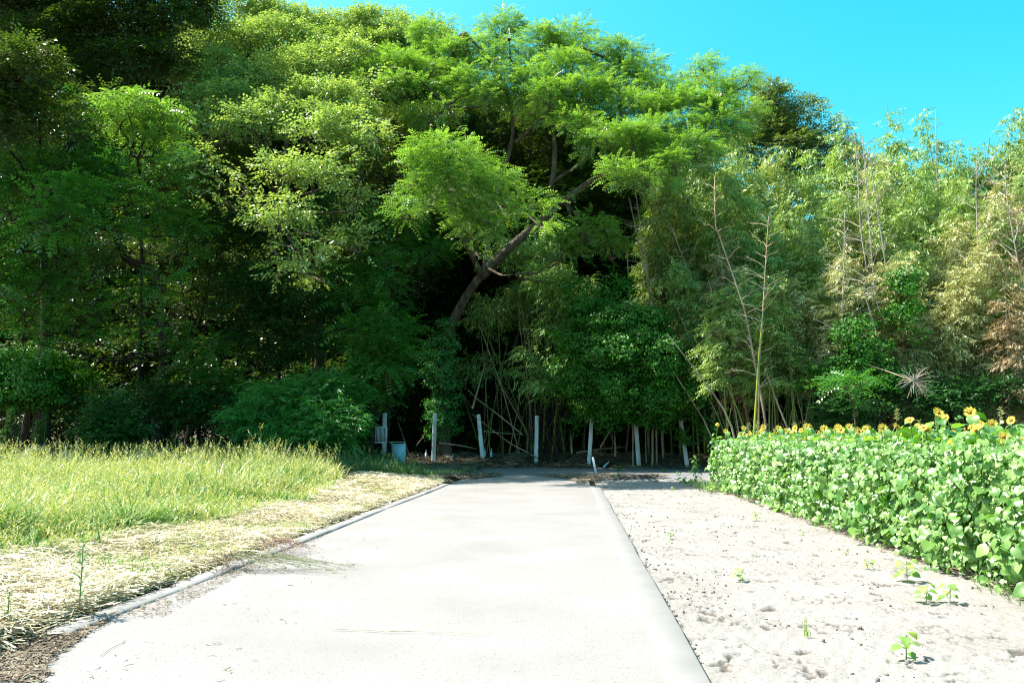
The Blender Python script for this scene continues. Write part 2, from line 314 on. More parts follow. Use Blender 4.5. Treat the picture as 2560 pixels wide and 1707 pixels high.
# soil of the field edge
xs_ = np.concatenate([np.linspace(.75, 4.4, 250), np.linspace(4.44, 6.6, 50)]); ys_ = []; y = 3.2
while y < 29.5: ys_.append(y); y += max(.014, .0026 * y)
ys_ = np.array(ys_)
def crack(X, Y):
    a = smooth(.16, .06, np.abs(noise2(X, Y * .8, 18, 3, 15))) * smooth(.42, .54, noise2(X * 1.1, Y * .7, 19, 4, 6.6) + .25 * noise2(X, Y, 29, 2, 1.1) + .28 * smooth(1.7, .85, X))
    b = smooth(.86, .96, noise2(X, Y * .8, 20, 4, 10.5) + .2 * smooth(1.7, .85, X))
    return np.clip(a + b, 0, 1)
def soilz(X, Y):
    U = X
    n1 = noise2(X, Y, 11, 3, 2.2); cl = noise2(X * 1, Y * 1, 12, 4, 17); cl2 = noise2(X, Y, 14, 3, 45)
    msk = smooth(.15, .9, noise2(X, Y, 15, 3, 3.3))
    z = .006 * n1 + .004 * cl2 + msk * (.026 * np.clip(cl - .35, 0, 1) - .020 * np.clip(-cl - .55, 0, 1)) + .004 * cl
    z = z - .024 * crack(X, Y)
    z = z + .02 * smooth(1.3, .83, U) * (noise2(X, Y, 16, 3, 14) * .4 - .55)
    return z + hgt(X + Y * TX, Y) * .9
X, Y = np.meshgrid(xs_, ys_); Z = soilz(X, Y); nx = len(xs_)
i = np.arange(len(ys_) - 1)[:, None] * nx + np.arange(nx - 1)[None, :]
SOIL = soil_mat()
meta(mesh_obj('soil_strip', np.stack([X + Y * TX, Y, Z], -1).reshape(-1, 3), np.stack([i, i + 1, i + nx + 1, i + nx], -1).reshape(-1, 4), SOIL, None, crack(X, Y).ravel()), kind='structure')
xs_ = np.linspace(6.5, 34, 50); ys_ = np.linspace(1.5, 29.5, 60)
v, f = grid(xs_, ys_, lambda X, Y: .02 * noise2(X, Y, 31, 3, 2) + hgt(X, Y) - .004)
meta(mesh_obj('field_soil', v, f, SOIL, smooth_=True), kind='structure')
# left kerb: segments of cast kerb, each a thing
M['kerb'] = concrete_mat('kerb_concrete', (0.21, 0.208, 0.20), (0.26, 0.258, 0.25), False, 3)
kerb_lab = ['pale concrete kerb length nearest the camera beside the leafy weed', 'concrete kerb length under the flattened dried weeds',
            'concrete kerb length just beyond the reddish dried weeds', 'concrete kerb length halfway along the straw bank',
            'concrete kerb length before the shadow line on the left of the road', 'farthest concrete kerb length where tree shade begins']
vb = [6.02, 7.85, 9.7, 12.6, 16.2, 20.2, 24.6]
for k in range(6):
    a, b = vb[k] + .004, vb[k + 1] - .004; n_ = 14; rows = []
    for t in np.linspace(a, b, n_):
        zt = .078 + .004 * math.sin(t * 2.2); e = -.012 if t in (a, b) else 0
        j = .004 * math.sin(t * 9)
        rows.append([RP(-3.68 + j, t, -.08), RP(-3.682 + j, t, zt - .022 + e), RP(-3.70 + j, t, zt + e), RP(-3.87, t, zt + .004 + e), RP(-3.89, t, zt - .02 + e), RP(-3.895, t, -.08)])
    A = np.array(rows); nn = 6; mb = MB(); i = np.arange(n_ - 1)[:, None] * nn + np.arange(nn - 1)[None, :]
    mb.add(A.reshape(-1, 3), np.stack([i, i + nn, i + nn + 1, i + 1], -1).reshape(-1, 4))
    for r_ in (A[0], A[-1]): mb.add(r_[[0, 1, 4, 5]], [(0, 1, 2, 3)]); mb.add(r_[[1, 2, 3, 4]], [(0, 1, 2, 3)])
    meta(mb.build('kerb', M['kerb']), kerb_lab[k], 'kerb', 'kerb lengths along the left of the road')

# ------------------------------------------------------------------ foliage
def unit(a): return a / (np.linalg.norm(a, axis=-1, keepdims=True) + 1e-9)
def rhomb(base, d, n, L_, w, sag=0.0):
    """one rhombic leaflet: 4 verts"""
    s = np.cross(d, n); s /= np.linalg.norm(s) + 1e-9
    return [base, base + d * L_ * .45 + s * w / 2, base + d * L_ + np.array(n) * (-sag * L_), base + d * L_ * .45 - s * w / 2]
def T_pinnate(pairs=7, ll=.12, lw=.042):
    """frond of unit length along +x, normal +z, drooping; leaflets on both sides"""
    V = []
    ll, lw = ll / .55, lw / .55
    for k in range(pairs):
        t = .12 + .88 * k / (pairs - 1); p = np.array((t, 0, .10 * math.sin(t * 2.6) - .28 * t * t))
        s_ = (1 - .55 * abs(t - .45))
        for sd in (-1, 1):
            d = np.array((.55, sd * .85, -.22)); d /= np.linalg.norm(d); V.append(rhomb(p, d, np.array((0, -sd * .2, 1.)), ll * s_, lw))
    V.append(rhomb(np.array((1, 0, -.2)), np.array((.95, 0, -.3)), np.array((0, 0, 1.)), ll * .9, lw))
    return np.array(V)
def T_twig(n=7, ll=.12, lw=.058, seed=0, L0=.42, droop=.35):
    r = np.random.RandomState(seed); V = []
    for k in range(n):
        t = .1 + .9 * k / (n - 1); p = np.array((t, 0, -droop * .3 * t * t)); a = (-1) ** k * r.uniform(.5, 1.2)
        d = np.array((math.cos(a), math.sin(a), r.uniform(-.7, .2))); d /= np.linalg.norm(d)
        nn = unit(np.array((r.uniform(-.5, .5), r.uniform(-.5, .5), 1.))); V.append(rhomb(p, d, nn, ll / L0 * r.uniform(.8, 1.2), lw / L0))
    return np.array(V)
def T_bam(n=6, ll=.20, lw=.042, seed=0, L0=.4):
    r = np.random.RandomState(seed); V = []
    for k in range(n):
        t = .25 + .75 * k / (n - 1); p = np.array((t, 0, -.15 * t * t)); a = (-1) ** k * r.uniform(.1, .9)
        d = np.array((math.cos(a), math.sin(a), r.uniform(-1.3, -.1))); d /= np.linalg.norm(d)
        nn = unit(np.array((r.uniform(-.6, .6), r.uniform(-.6, .6), 1.))); V.append(rhomb(p, d, nn, ll / L0 * r.uniform(.75, 1.2), lw / L0))
    return np.array(V)
def T_vine(n=6, s=.085, seed=0, L0=.3):
    r = np.random.RandomState(seed); V = []
    for k in range(n):
        p = np.array((r.uniform(0, 1), r.uniform(-.5, .5), r.uniform(-.2, .2))); d = unit(np.array((r.uniform(-.3, .6), r.uniform(-.5, .5), -1.)))
        nn = unit(np.array((r.uniform(.3, 1), r.uniform(-.5, .5), .5))); V.append(rhomb(p, d, nn, s / L0, s * .85 / L0))
    return np.array(V)
TPL = {'pinnate': [T_pinnate(), T_pinnate(6, .13, .045)], 'twig': [T_twig(seed=s) for s in range(4)], 'bam': [T_bam(seed=s) for s in range(4)],
       'vine': [T_vine(seed=s) for s in range(4)], 'bigtwig': [T_twig(7, .15, .075, seed=s, L0=.6) for s in range(3)], 'sasa': [T_bam(7, .20, .034, seed=s + 9) for s in range(3)]}
SLEN = {'pinnate': .58, 'twig': .45, 'bam': .42, 'vine': .30, 'bigtwig': .75, 'sasa': .42}
def place_sprays(kind, P, D, N, S, rs):
    """P positions, D along, N normal-ish, S scale -> verts, quads, spray ids"""
    D = unit(D); B = unit(np.cross(N, D)); C = np.cross(D, B); tp = TPL[kind]; which = rs.randint(len(tp), size=len(P))
    Vs = []; Ts = []
    for w in range(len(tp)):
        idx = np.where(which == w)[0]
        if not len(idx): continue
        t = tp[w].reshape(-1, 3)
        v = P[idx, None, :] + S[idx, None, None] * (t[None, :, 0:1] * D[idx, None, :] + t[None, :, 1:2] * B[idx, None, :] + t[None, :, 2:3] * C[idx, None, :])
        Vs.append(v.reshape(-1, 3)); base = rs.rand(len(idx)) * .7
        lt = np.repeat(rs.rand(len(idx), len(t) // 4) * .3, 4, axis=1); Ts.append((base[:, None] + lt).ravel())
    return np.concatenate(Vs), np.concatenate(Ts)
DENS = 2.6
LEAFK = 1.22
def sprays_in_blob(kind, c, rad, rs, dens=1.0, pad_r=.75, gap=.12, flat=.5, fill=.35, fs=1.0, padlist=None, droop=.25, hollow=.55, up=.25):
    c = np.array(c, float); rad = np.array(rad, float)
    area = 4 * math.pi * ((rad[0] * rad[1]) ** 1.6 / 3 + (rad[0] * rad[2]) ** 1.6 / 3 + (rad[1] * rad[2]) ** 1.6 / 3) ** (1 / 1.6)
    npad = max(4, int(area / (pad_r ** 2 * 2.2)))
    d = unit(rs.randn(npad, 3)); d[:, 2] = np.where(d[:, 2] < -.35, -d[:, 2], d[:, 2]); rr_ = rs.uniform(hollow, 1, npad) ** .6
    pc = c + d * rad * rr_[:, None]; pr = pad_r * rs.uniform(.6, 1.25, npad)
    if padlist is not None: padlist += [tuple(p) for p in pc]
    P = []; D = []
    per = np.maximum(3, (dens * DENS * fs ** -1.6 * 17 * (pr / .75) ** 2 * (1 if kind != 'pinnate' else .85)).astype(int))
    keep = rs.rand(npad) > gap; per = per * keep
    pid = np.repeat(np.arange(npad), per); n = len(pid)
    q = unit(rs.randn(n, 3)); q[:, 2] = np.where(rs.rand(n) < .7, np.abs(q[:, 2]), q[:, 2]); r2 = rs.rand(n) ** .45
    pos = pc[pid] + q * r2[:, None] * pr[pid][:, None] * np.array((1, 1, flat))
    dr = q * np.array((1, 1, .4)) + .6 * d[pid] + rs.randn(n, 3) * .3; dr[:, 2] = dr[:, 2] * .5 - droop * rs.rand(n)
    nm = np.tile(np.array((0, 0, 1.)), (n, 1)) + .35 * rs.randn(n, 3) + up * q
    # sparse interior
    m = int(n * fill * .25); q2 = unit(rs.randn(m, 3)) * (rs.rand(m, 1) ** .4) * .8
    P = np.vstack([pos, c + q2 * rad]); D = np.vstack([dr, rs.randn(m, 3)]); Nn = np.vstack([nm, rs.randn(m, 3) * .5 + np.array((0, 0, 1.))])
    S_ = SLEN[kind] * LEAFK * fs * rs.uniform(.65, 1.2, len(P))
    padtint = rs.uniform(-.12, .12, npad)
    return P, D, Nn, S_, np.concatenate([padtint[pid], np.zeros(m)])
def make_foliage(name, parent, kind, mat, blobs, seed, mirror=None, **kw):
    rs = np.random.RandomState(seed); Vs = []; Ts = []; pads = []
    for b in blobs:
        c, rad = b[:2]; k2 = dict(kw); 
        if len(b) > 2: k2.update(b[2])
        P, D, N_, S_, pt = sprays_in_blob(kind, c, rad, rs, padlist=pads, **k2)
        v, t = place_sprays(kind, P, D, N_, S_, rs); Vs.append(v); Ts.append(t)
    V = np.concatenate(Vs); q = np.arange(len(V)).reshape(-1, 4)
    o = mesh_obj(name, V, q, mat, parent, np.clip(np.concatenate(Ts), 0, 1))
    return o, pads
def PB(px, py, rx, ry, Y, deep=.9, **k):
    """blob from its place in the photo at distance Y"""
    c = W(px, py, Y); s = Y / F_PX
    b = (c, (rx * s, (rx + ry) / 2 * s * deep, ry * s)); return b + (k,) if k else b
def bez(a, b, sag, n=6, rs=None, j=.0):
    a = np.array(a, float); b = np.array(b, float); t = np.linspace(0, 1, n)[:, None]; p = a + (b - a) * t; p[:, 2] += (sag * 4 * t * (1 - t))[:, 0]
    if rs is not None and j: p[1:-1] += rs.randn(n - 2, 3) * j
    return p
def tree(name, label, cat, base, trunk_pts, r0, blobs, kind, mat, seed, bark='bark', limbs=(), group=None, twig_n=0, **kw):
    rs = np.random.RandomState(seed)
    root = empty(name, tuple(base), label, cat, group)
    fo, pads = make_foliage('crown', root, kind, mat, blobs, seed + 1, **kw)
    mb = MB(); tp = np.array([base] + list(trunk_pts), float); n = len(tp)
    # resample smooth
    def rs_pts(P, m):
        P = np.array(P, float); d = np.concatenate([[0], np.cumsum(np.linalg.norm(np.diff(P, axis=0), axis=1))]); t = np.linspace(0, d[-1], m); Q = np.stack([np.interp(t, d, P[:, i]) for i in range(3)], -1)
        for _ in range(2): Q[1:-1] = .25 * Q[:-2] + .5 * Q[1:-1] + .25 * Q[2:]
        return Q
    Q = rs_pts(tp, 14); Q[0, 2] -= .5; rad = r0 * (1 - .55 * np.linspace(0, 1, 14) ** .8); rad[0] *= 1.35; rad[1] *= 1.08
    mb.tube(Q, rad, 10, .4)
    ends = [Q[-1], Q[-4], Q[-7]]
    for lp, lr in limbs:
        q = rs_pts(lp, 12); mb.tube(q, lr * (1 - .65 * np.linspace(0, 1, 12)), 8, .5); ends += [q[-1], q[-4], q[-7]]
    E = np.array(ends)
    bc = []
    for b in blobs:
        c = np.array(b[0]) - np.array((0, 0, b[1][2] * .3)); k = np.argmin(np.linalg.norm(E - c, axis=1)); dl = np.linalg.norm(E[k] - c)
        mb.tube(bez(E[k], c, -.04 * dl, 7, rs, .05 * dl ** .5), np.linspace(max(.035, r0 * .22), .03, 7), 5, .5, False); bc.append(c)
    bc = np.array(bc)
    for p in pads[::2 if len(pads) > 120 else 1]:
        p = np.array(p); k = np.argmin(np.linalg.norm(bc - p, axis=1)); dl = np.linalg.norm(bc[k] - p)
        mb.tube(bez(bc[k], p, -.05 * dl, 4, rs, .05), (.028, .022, .016, .008), 3, .6, False)
    mb.build('trunk', M[bark], root, True)
    return root

def at(px, py, Y): return W(px, py, Y)
def foot(px, Y, up=0.0):
    p = W(px, 1000, Y); p[2] = float(gz(p[0], p[1])) + up; return p
rs0 = np.random.RandomState(1)
# ---- the big leaning tree in the middle
Yt = 37.5
trunk = [at(1106, 1060, Yt), at(1098, 950, Yt), at(1112, 850, Yt - .2), at(1152, 755, Yt - .6), at(1208, 680, Yt - 1.2), at(1238, 645, Yt - 1.6)]
limbs = [([at(1205, 690, 36.4), at(1252, 630, 35.8), at(1318, 585, 35.2), at(1386, 524, 34.6), at(1447, 463, 34.2), at(1501, 444, 33.8), at(1540, 430, 33.4), at(1600, 350, 33), at(1660, 260, 33)], 0.225),
         ([at(1370, 490, 34.8), at(1386, 450, 34.8), at(1388, 400, 34.8), at(1386, 344, 34.8), at(1380, 295, 34.8), at(1372, 220, 35), at(1400, 150, 35)], 0.128),
         ([at(1386, 452, 34.8), at(1420, 430, 34.4), at(1460, 408, 34), at(1500, 340, 33.8), at(1560, 250, 33.6)], 0.090),
         ([at(1210, 680, 36.2), at(1222, 600, 36), at(1240, 480, 35.6), at(1262, 402, 35), at(1290, 356, 34.8), at(1302, 325, 34.8), at(1290, 287, 34.6), at(1271, 245, 34.5), at(1259, 184, 34.4), at(1217, 138, 34.3), at(1164, 84, 34.2)], 0.143),
         ([at(1290, 356, 34.8), at(1330, 318, 34.4), at(1374, 283, 34), at(1420, 200, 34), at(1450, 120, 34)], 0.090),
         ([at(1259, 184, 34.4), at(1276, 150, 34.3), at(1273, 100, 34.2)], 0.060),
         ([at(1205, 690, 36.2), at(1160, 600, 33.6), at(1118, 540, 31.6), at(1129, 500, 31), at(1120, 440, 30.5)], 0.150),
         ([at(1225, 560, 35.8), at(1200, 430, 34.5), at(1183, 375, 34), at(1160, 325, 33.6), at(1100, 240, 33), at(1020, 180, 32.6)], 0.098),
         ([at(1222, 672, 36), at(1255, 690, 35), at(1290, 686, 34.2)], 0.075),
         ([at(1540, 430, 33.4), at(1640, 400, 33), at(1720, 330, 33), at(1800, 240, 33)], 0.075)]
cb = [PB(1040, 440, 60, 46, 24.6), PB(1110, 400, 66, 42, 25.0), PB(1180, 430, 62, 40, 25.6), PB(1060, 500, 72, 46, 24.8), PB(1150, 490, 84, 52, 25.2), PB(1010, 540, 34, 26, 24.6), PB(1250, 480, 66, 40, 26.0),
      PB(1320, 520, 56, 34, 26.4), PB(1230, 550, 84, 46, 26.2), PB(1180, 590, 60, 36, 26.6), PB(1350, 560, 40, 26, 27.1, dens=.8), PB(1200, 640, 44, 26, 27.6, dens=.7),
      PB(1105, 95, 62, 40, 35.9), PB(1180, 150, 66, 44, 34.9), PB(1255, 85, 52, 48, 36.1), PB(1290, 150, 62, 44, 34.9), PB(1350, 120, 60, 34, 35.5), PB(1420, 105, 60, 40, 35.7), PB(1480, 150, 60, 38, 34.9),
      PB(1540, 190, 66, 40, 34.2), PB(1610, 190, 50, 34, 34.2), PB(1400, 190, 80, 44, 34.2), PB(1320, 230, 80, 46, 33.5), PB(1480, 250, 80, 46, 33.1), PB(1560, 290, 80, 50, 32.4), PB(1640, 280, 56, 44, 32.6),
      PB(1220, 250, 62, 40, 33.1), PB(1150, 230, 70, 42, 33.5), PB(1070, 190, 72, 36, 34.2), PB(990, 160, 50, 30, 34.7), PB(950, 200, 60, 34, 34.0), PB(1010, 240, 70, 36, 33.3), PB(1090, 290, 60, 34, 32.4), PB(900, 240, 46, 26, 33.3, dens=.8),
      PB(1430, 330, 56, 34, 31.7), PB(1520, 370, 76, 40, 31.0), PB(1590, 380, 76, 46, 30.8), PB(1650, 360, 60, 44, 31.1), PB(1540, 440, 60, 28, 29.7, dens=.8), PB(1620, 460, 66, 34, 29.3), PB(1690, 430, 50, 40, 29.9),
      PB(1690, 260, 46, 34, 32.9), PB(1745, 185, 36, 24, 34.3), PB(1770, 240, 56, 34, 33.3), PB(1845, 215, 44, 26, 33.8), PB(1880, 196, 22, 12, 34.1), PB(1755, 170, 26, 14, 34.6), PB(1700, 330, 50, 34, 31.7), PB(1720, 290, 60, 44, 32.4), PB(1790, 330, 64, 44, 31.7), PB(1740, 390, 60, 44, 30.6), PB(1840, 300, 50, 40, 32.2), PB(1830, 250, 40, 30, 33.1), PB(1660, 230, 50, 40, 33.5), PB(1380, 260, 80, 50, 32.9), PB(1230, 190, 70, 44, 34.2), PB(1120, 150, 70, 44, 34.9), PB(1440, 210, 70, 44, 33.8), PB(1000, 190, 60, 36, 34.2), PB(1550, 150, 50, 34, 34.9), PB(1790, 290, 44, 30, 32.4),
      PB(1400, 640, 70, 44, 33.4, dens=.8), PB(1470, 590, 70, 44, 33.6, dens=.8), PB(1530, 640, 50, 44, 34.0, dens=.7), PB(1360, 700, 50, 34, 34.0, dens=.6), PB(1420, 500, 40, 24, 33.6, dens=.6)]
tree('spreading_tree', 'big leaning tree with bright green feathery leaves spreading over the middle of the posts', 'tree', foot(1112, Yt), trunk, .37, cb, 'pinnate', M['pinnate'], 100, limbs=limbs, pad_r=.46, gap=.18, dens=1.3, flat=.9, fs=.66, hollow=.62, up=.6)
# ivy on its lower trunk
iv = [(at(1108, py, Yt - .2), (.62, .6, .75)) for py in (1080, 1030, 980, 930, 880)] + [(at(1112, 830, Yt - .3), (.42, .42, .5))]
o, _ = make_foliage('climbing_ivy', None, 'vine', M['sasa'], iv, 140, pad_r=.35, gap=.05, dens=2.2, fill=1)
meta(o, 'dark ivy wrapped round the lower trunk of the big leaning tree', 'ivy')

# ---- yellow-green tree left of the middle
Yz = 36
zt = [at(800, 900, Yz), at(790, 700, Yz), at(760, 560, Yz), at(690, 440, Yz - .5)]
zl = [([at(720, 480, 35.4), at(664, 384, 34), at(640, 345, 33.6), at(590, 345, 33.2), at(520, 372, 32.8)], .14), ([at(664, 384, 34), at(672, 330, 34), at(640, 240, 33)], .12),
      ([at(700, 460, 35), at(720, 330, 34.6), at(800, 220, 34)], .13), ([at(760, 560, 36), at(720, 540, 34), at(690, 520, 33)], .08), ([at(690, 440, 35.5), at(540, 300, 34), at(480, 220, 33)], .1)]
zb = [PB(470, 150, 50, 36, 34.5), PB(440, 215, 46, 30, 32.5), PB(500, 215, 66, 40, 32.5), PB(560, 180, 66, 44, 33.6), PB(560, 250, 76, 40, 31.5), PB(640, 230, 80, 50, 32.1), PB(720, 200, 80, 50, 33.0), PB(800, 180, 76, 50, 33.6), PB(870, 160, 70, 46, 34.2),
      PB(620, 130, 76, 50, 35.1), PB(700, 110, 80, 44, 35.7), PB(540, 110, 66, 40, 35.7), PB(800, 260, 76, 44, 31.2), PB(720, 290, 80, 40, 30.3), PB(640, 320, 66, 36, 29.4), PB(500, 300, 50, 26, 30.0), PB(870, 270, 56, 40, 30.9), PB(830, 330, 66, 36, 29.1), PB(900, 320, 50, 34, 29.4),
      PB(760, 350, 60, 30, 28.5), PB(560, 330, 46, 20, 29.1, dens=.7), PB(940, 230, 40, 30, 32.1), PB(930, 360, 40, 30, 28.2, dens=.8)]
zlow = [PB(690, 540, 46, 26, 25.6), PB(660, 575, 36, 18, 25.6), PB(735, 520, 34, 22, 26.0), PB(510, 420, 30, 20, 26.2, dens=.8), PB(740, 640, 50, 26, 25.8), PB(700, 690, 40, 20, 26.0, dens=.8), PB(790, 600, 46, 26, 26.6, dens=.8), PB(850, 430, 60, 34, 27.6, dens=.9),
        PB(780, 440, 60, 34, 27.2), PB(700, 430, 50, 28, 27.0, dens=.8), PB(620, 470, 50, 28, 27.2, dens=.7), PB(880, 520, 50, 34, 28.0, dens=.8), PB(560, 500, 50, 30, 27.0, dens=.6), PB(820, 700, 50, 30, 26.6, dens=.7), PB(900, 620, 50, 40, 28.0, dens=.7)]
tree('elm_tree', 'tall tree with pale yellow green small leaves left of the big leaning tree', 'tree', foot(800, Yz), zt, .32, zb + zlow, 'twig', M['olive'], 200, limbs=zl, pad_r=.46, gap=.22, dens=1.55, flat=.7, hollow=.75)
# ---- its neighbours on the skyline
sb = [PB(600, 30, 90, 40, 42), PB(700, 55, 80, 34, 42), PB(770, 75, 70, 36, 42), PB(860, 85, 80, 40, 42), PB(940, 75, 70, 40, 42), PB(1000, 110, 70, 50, 41), PB(1060, 110, 60, 40, 41), PB(930, 140, 80, 50, 41), PB(820, 130, 80, 40, 41), PB(1080, 180, 70, 50, 41), PB(980, 200, 80, 60, 41), PB(660, 100, 80, 50, 41)]
tree('elm_tree', 'yellow green tree on the skyline behind the pale tree and the leaning tree', 'tree', foot(900, 43), [at(900, 500, 43), at(900, 200, 42)], .3, sb, 'twig', M['olive'], 240, pad_r=.5, gap=.2, dens=1.5, flat=.7, hollow=.75)
# ---- dark tree at the top left
db = [PB(60, 20, 120, 80, 31.4), PB(200, -30, 130, 90, 31.4), PB(360, -40, 120, 80, 31.4), PB(470, -60, 90, 70, 32.4), PB(60, -160, 200, 110, 32.4), PB(130, 110, 110, 70, 30.8), PB(280, 80, 100, 60, 30.8), PB(400, 60, 76, 60, 30.8), PB(40, 190, 100, 70, 25.4),
      PB(190, 220, 90, 50, 30.8), PB(310, 170, 90, 50, 30.8), PB(420, 150, 50, 40, 30.8), PB(100, 290, 90, 50, 26.4), PB(20, 320, 80, 60, 25.8), PB(500, 20, 60, 60, 33.4), PB(-120, -60, 160, 160, 30.4), PB(-160, 200, 140, 120, 25.4), PB(250, 270, 60, 30, 28.4, dens=.6)]
dlim = [([at(120, 500, 30.2), at(200, 300, 29.6), at(260, 150, 31.4), at(300, 30, 31.4)], .10), ([at(100, 560, 30.4), at(40, 350, 29.2), at(-20, 200, 28.6), at(60, 60, 30.8)], .10), ([at(260, 150, 31.4), at(360, 80, 31.4), at(470, -20, 31.8)], .06)]
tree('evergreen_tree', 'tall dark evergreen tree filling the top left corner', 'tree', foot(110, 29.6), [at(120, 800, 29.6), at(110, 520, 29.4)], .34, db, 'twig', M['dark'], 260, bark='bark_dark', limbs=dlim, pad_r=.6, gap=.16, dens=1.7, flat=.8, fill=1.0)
# small lit branch of feathery leaves against it, and the layered feathery tree below
lb = [PB(320, 275, 46, 26, 26.0), PB(375, 290, 46, 30, 26.2), PB(300, 310, 46, 22, 25.8), PB(355, 325, 56, 26, 26.0), PB(400, 330, 30, 26, 26.4), PB(330, 360, 66, 24, 26.4, dens=.7), PB(395, 375, 40, 20, 26.4, dens=.7)]
tree('young_tree', 'young tree with a small bright green sunlit crown before the dark evergreen', 'tree', foot(345, 31.5), [at(350, 900, 31.5), at(356, 600, 31), at(352, 480, 29.5), at(345, 400, 27)], .10, lb, 'pinnate', M['pinnate'], 300, bark='bark_dark', pad_r=.5, gap=.05, dens=1.5, flat=.45)
l2 = [PB(30, 400, 80, 30, 28.0), PB(120, 420, 80, 26, 27.6), PB(70, 450, 100, 30, 27.4), PB(200, 400, 66, 24, 28.6), PB(260, 430, 66, 26, 28.4), PB(170, 350, 60, 18, 28.8), PB(200, 290, 56, 26, 29.0), PB(340, 430, 76, 30, 28.0), PB(420, 410, 40, 26, 28.4),
      PB(170, 480, 46, 26, 25.3), PB(110, 510, 40, 24, 25.1), PB(150, 545, 60, 24, 25.1), PB(220, 530, 50, 22, 25.3), PB(280, 570, 50, 24, 25.5), PB(120, 585, 50, 18, 25.3), PB(330, 500, 70, 28, 27.6), PB(400, 540, 66, 30, 27.6), PB(460, 570, 46, 26, 28.0),
      PB(30, 540, 66, 36, 27.6), PB(60, 620, 80, 34, 27.6), PB(160, 640, 70, 30, 27.6), PB(30, 700, 60, 34, 27.8), PB(120, 720, 70, 30, 27.8), PB(220, 700, 50, 24, 27.8, dens=.8), PB(-60, 480, 80, 60, 28.0), PB(-60, 650, 80, 60, 28.0), PB(230, 780, 40, 22, 28.0, dens=.7), PB(40, 800, 50, 30, 28.0, dens=.7), PB(330, 620, 50, 22, 28.0, dens=.5), PB(430, 640, 50, 26, 28.4, dens=.6), PB(100, 850, 70, 34, 27.4, dens=.7), PB(320, 770, 60, 30, 27.2, dens=.7), PB(410, 720, 60, 34, 27.4, dens=.8), PB(240, 850, 60, 34, 27.6, dens=.6), PB(390, 830, 60, 34, 27.4, dens=.6), PB(60, 780, 60, 30, 27.0)]
ll = [([at(380, 672, 30), at(320, 655, 29.6), at(295, 640, 29.2), at(300, 590, 28.8), at(240, 560, 28), at(170, 545, 27.4)], .17), ([at(300, 600, 29), at(320, 520, 28.8), at(260, 440, 29)], .09), ([at(360, 666, 29.8), at(350, 600, 29.4), at(330, 560, 29)], .05)]
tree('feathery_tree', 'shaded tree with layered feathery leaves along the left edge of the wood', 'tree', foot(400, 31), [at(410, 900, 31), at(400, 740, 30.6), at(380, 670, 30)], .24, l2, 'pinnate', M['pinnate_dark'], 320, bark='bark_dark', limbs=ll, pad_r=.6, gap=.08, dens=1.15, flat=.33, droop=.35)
# ---- low shaded trees beneath
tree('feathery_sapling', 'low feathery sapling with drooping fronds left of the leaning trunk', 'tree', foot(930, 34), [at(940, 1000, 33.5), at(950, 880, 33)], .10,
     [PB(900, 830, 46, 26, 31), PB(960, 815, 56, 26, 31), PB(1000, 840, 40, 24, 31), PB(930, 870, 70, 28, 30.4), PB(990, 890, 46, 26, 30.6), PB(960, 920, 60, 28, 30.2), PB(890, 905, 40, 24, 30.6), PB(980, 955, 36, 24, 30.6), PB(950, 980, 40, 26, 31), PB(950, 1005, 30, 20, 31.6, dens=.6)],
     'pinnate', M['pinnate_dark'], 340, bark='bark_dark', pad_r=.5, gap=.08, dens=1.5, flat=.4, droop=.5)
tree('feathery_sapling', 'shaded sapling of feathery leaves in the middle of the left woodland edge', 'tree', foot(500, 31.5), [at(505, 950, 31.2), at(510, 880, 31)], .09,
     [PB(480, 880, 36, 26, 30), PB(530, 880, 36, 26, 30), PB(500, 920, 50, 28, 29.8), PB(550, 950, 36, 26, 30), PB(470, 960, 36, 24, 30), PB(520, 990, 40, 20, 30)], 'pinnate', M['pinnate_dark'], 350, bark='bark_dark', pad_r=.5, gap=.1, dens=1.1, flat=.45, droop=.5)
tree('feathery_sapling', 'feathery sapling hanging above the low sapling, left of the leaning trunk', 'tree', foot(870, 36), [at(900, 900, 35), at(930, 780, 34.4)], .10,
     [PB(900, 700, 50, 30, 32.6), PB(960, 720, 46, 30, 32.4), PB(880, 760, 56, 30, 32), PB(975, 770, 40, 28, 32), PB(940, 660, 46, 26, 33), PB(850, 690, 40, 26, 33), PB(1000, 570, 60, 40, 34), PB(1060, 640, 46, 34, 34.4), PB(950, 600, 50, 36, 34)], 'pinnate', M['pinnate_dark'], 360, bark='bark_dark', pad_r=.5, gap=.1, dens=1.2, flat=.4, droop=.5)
def understory(label, px, Y, blobs, kind, mat, seed, **k):
    top = min(b[0][2] for b in blobs) if blobs else 5
    p = foot(px, Y); return tree('woodland_tree', label, 'tree', p, [p + np.array((.3, 0, 3)), p + np.array((.1, -.3, max(4, top * .8)))], .2, blobs, kind, mat, seed, bark='bark_dark', group='shaded trees in the wood', **k)
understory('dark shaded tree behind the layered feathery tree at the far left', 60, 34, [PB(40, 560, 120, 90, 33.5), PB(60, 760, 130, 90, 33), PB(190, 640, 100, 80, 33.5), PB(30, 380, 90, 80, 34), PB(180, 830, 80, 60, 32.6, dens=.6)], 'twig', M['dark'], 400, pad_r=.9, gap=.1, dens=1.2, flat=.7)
understory('dark leafy tree between the layered feathery tree and the pale tree', 470, 35, [PB(430, 480, 110, 70, 34), PB(480, 620, 110, 80, 34), PB(540, 750, 110, 80, 34), PB(420, 800, 80, 60, 34, dens=.5), PB(560, 560, 90, 70, 35), PB(470, 360, 80, 60, 34.6), PB(600, 430, 80, 50, 35)], 'twig', M['dark'], 410, pad_r=.9, gap=.14, dens=1.1, flat=.7)
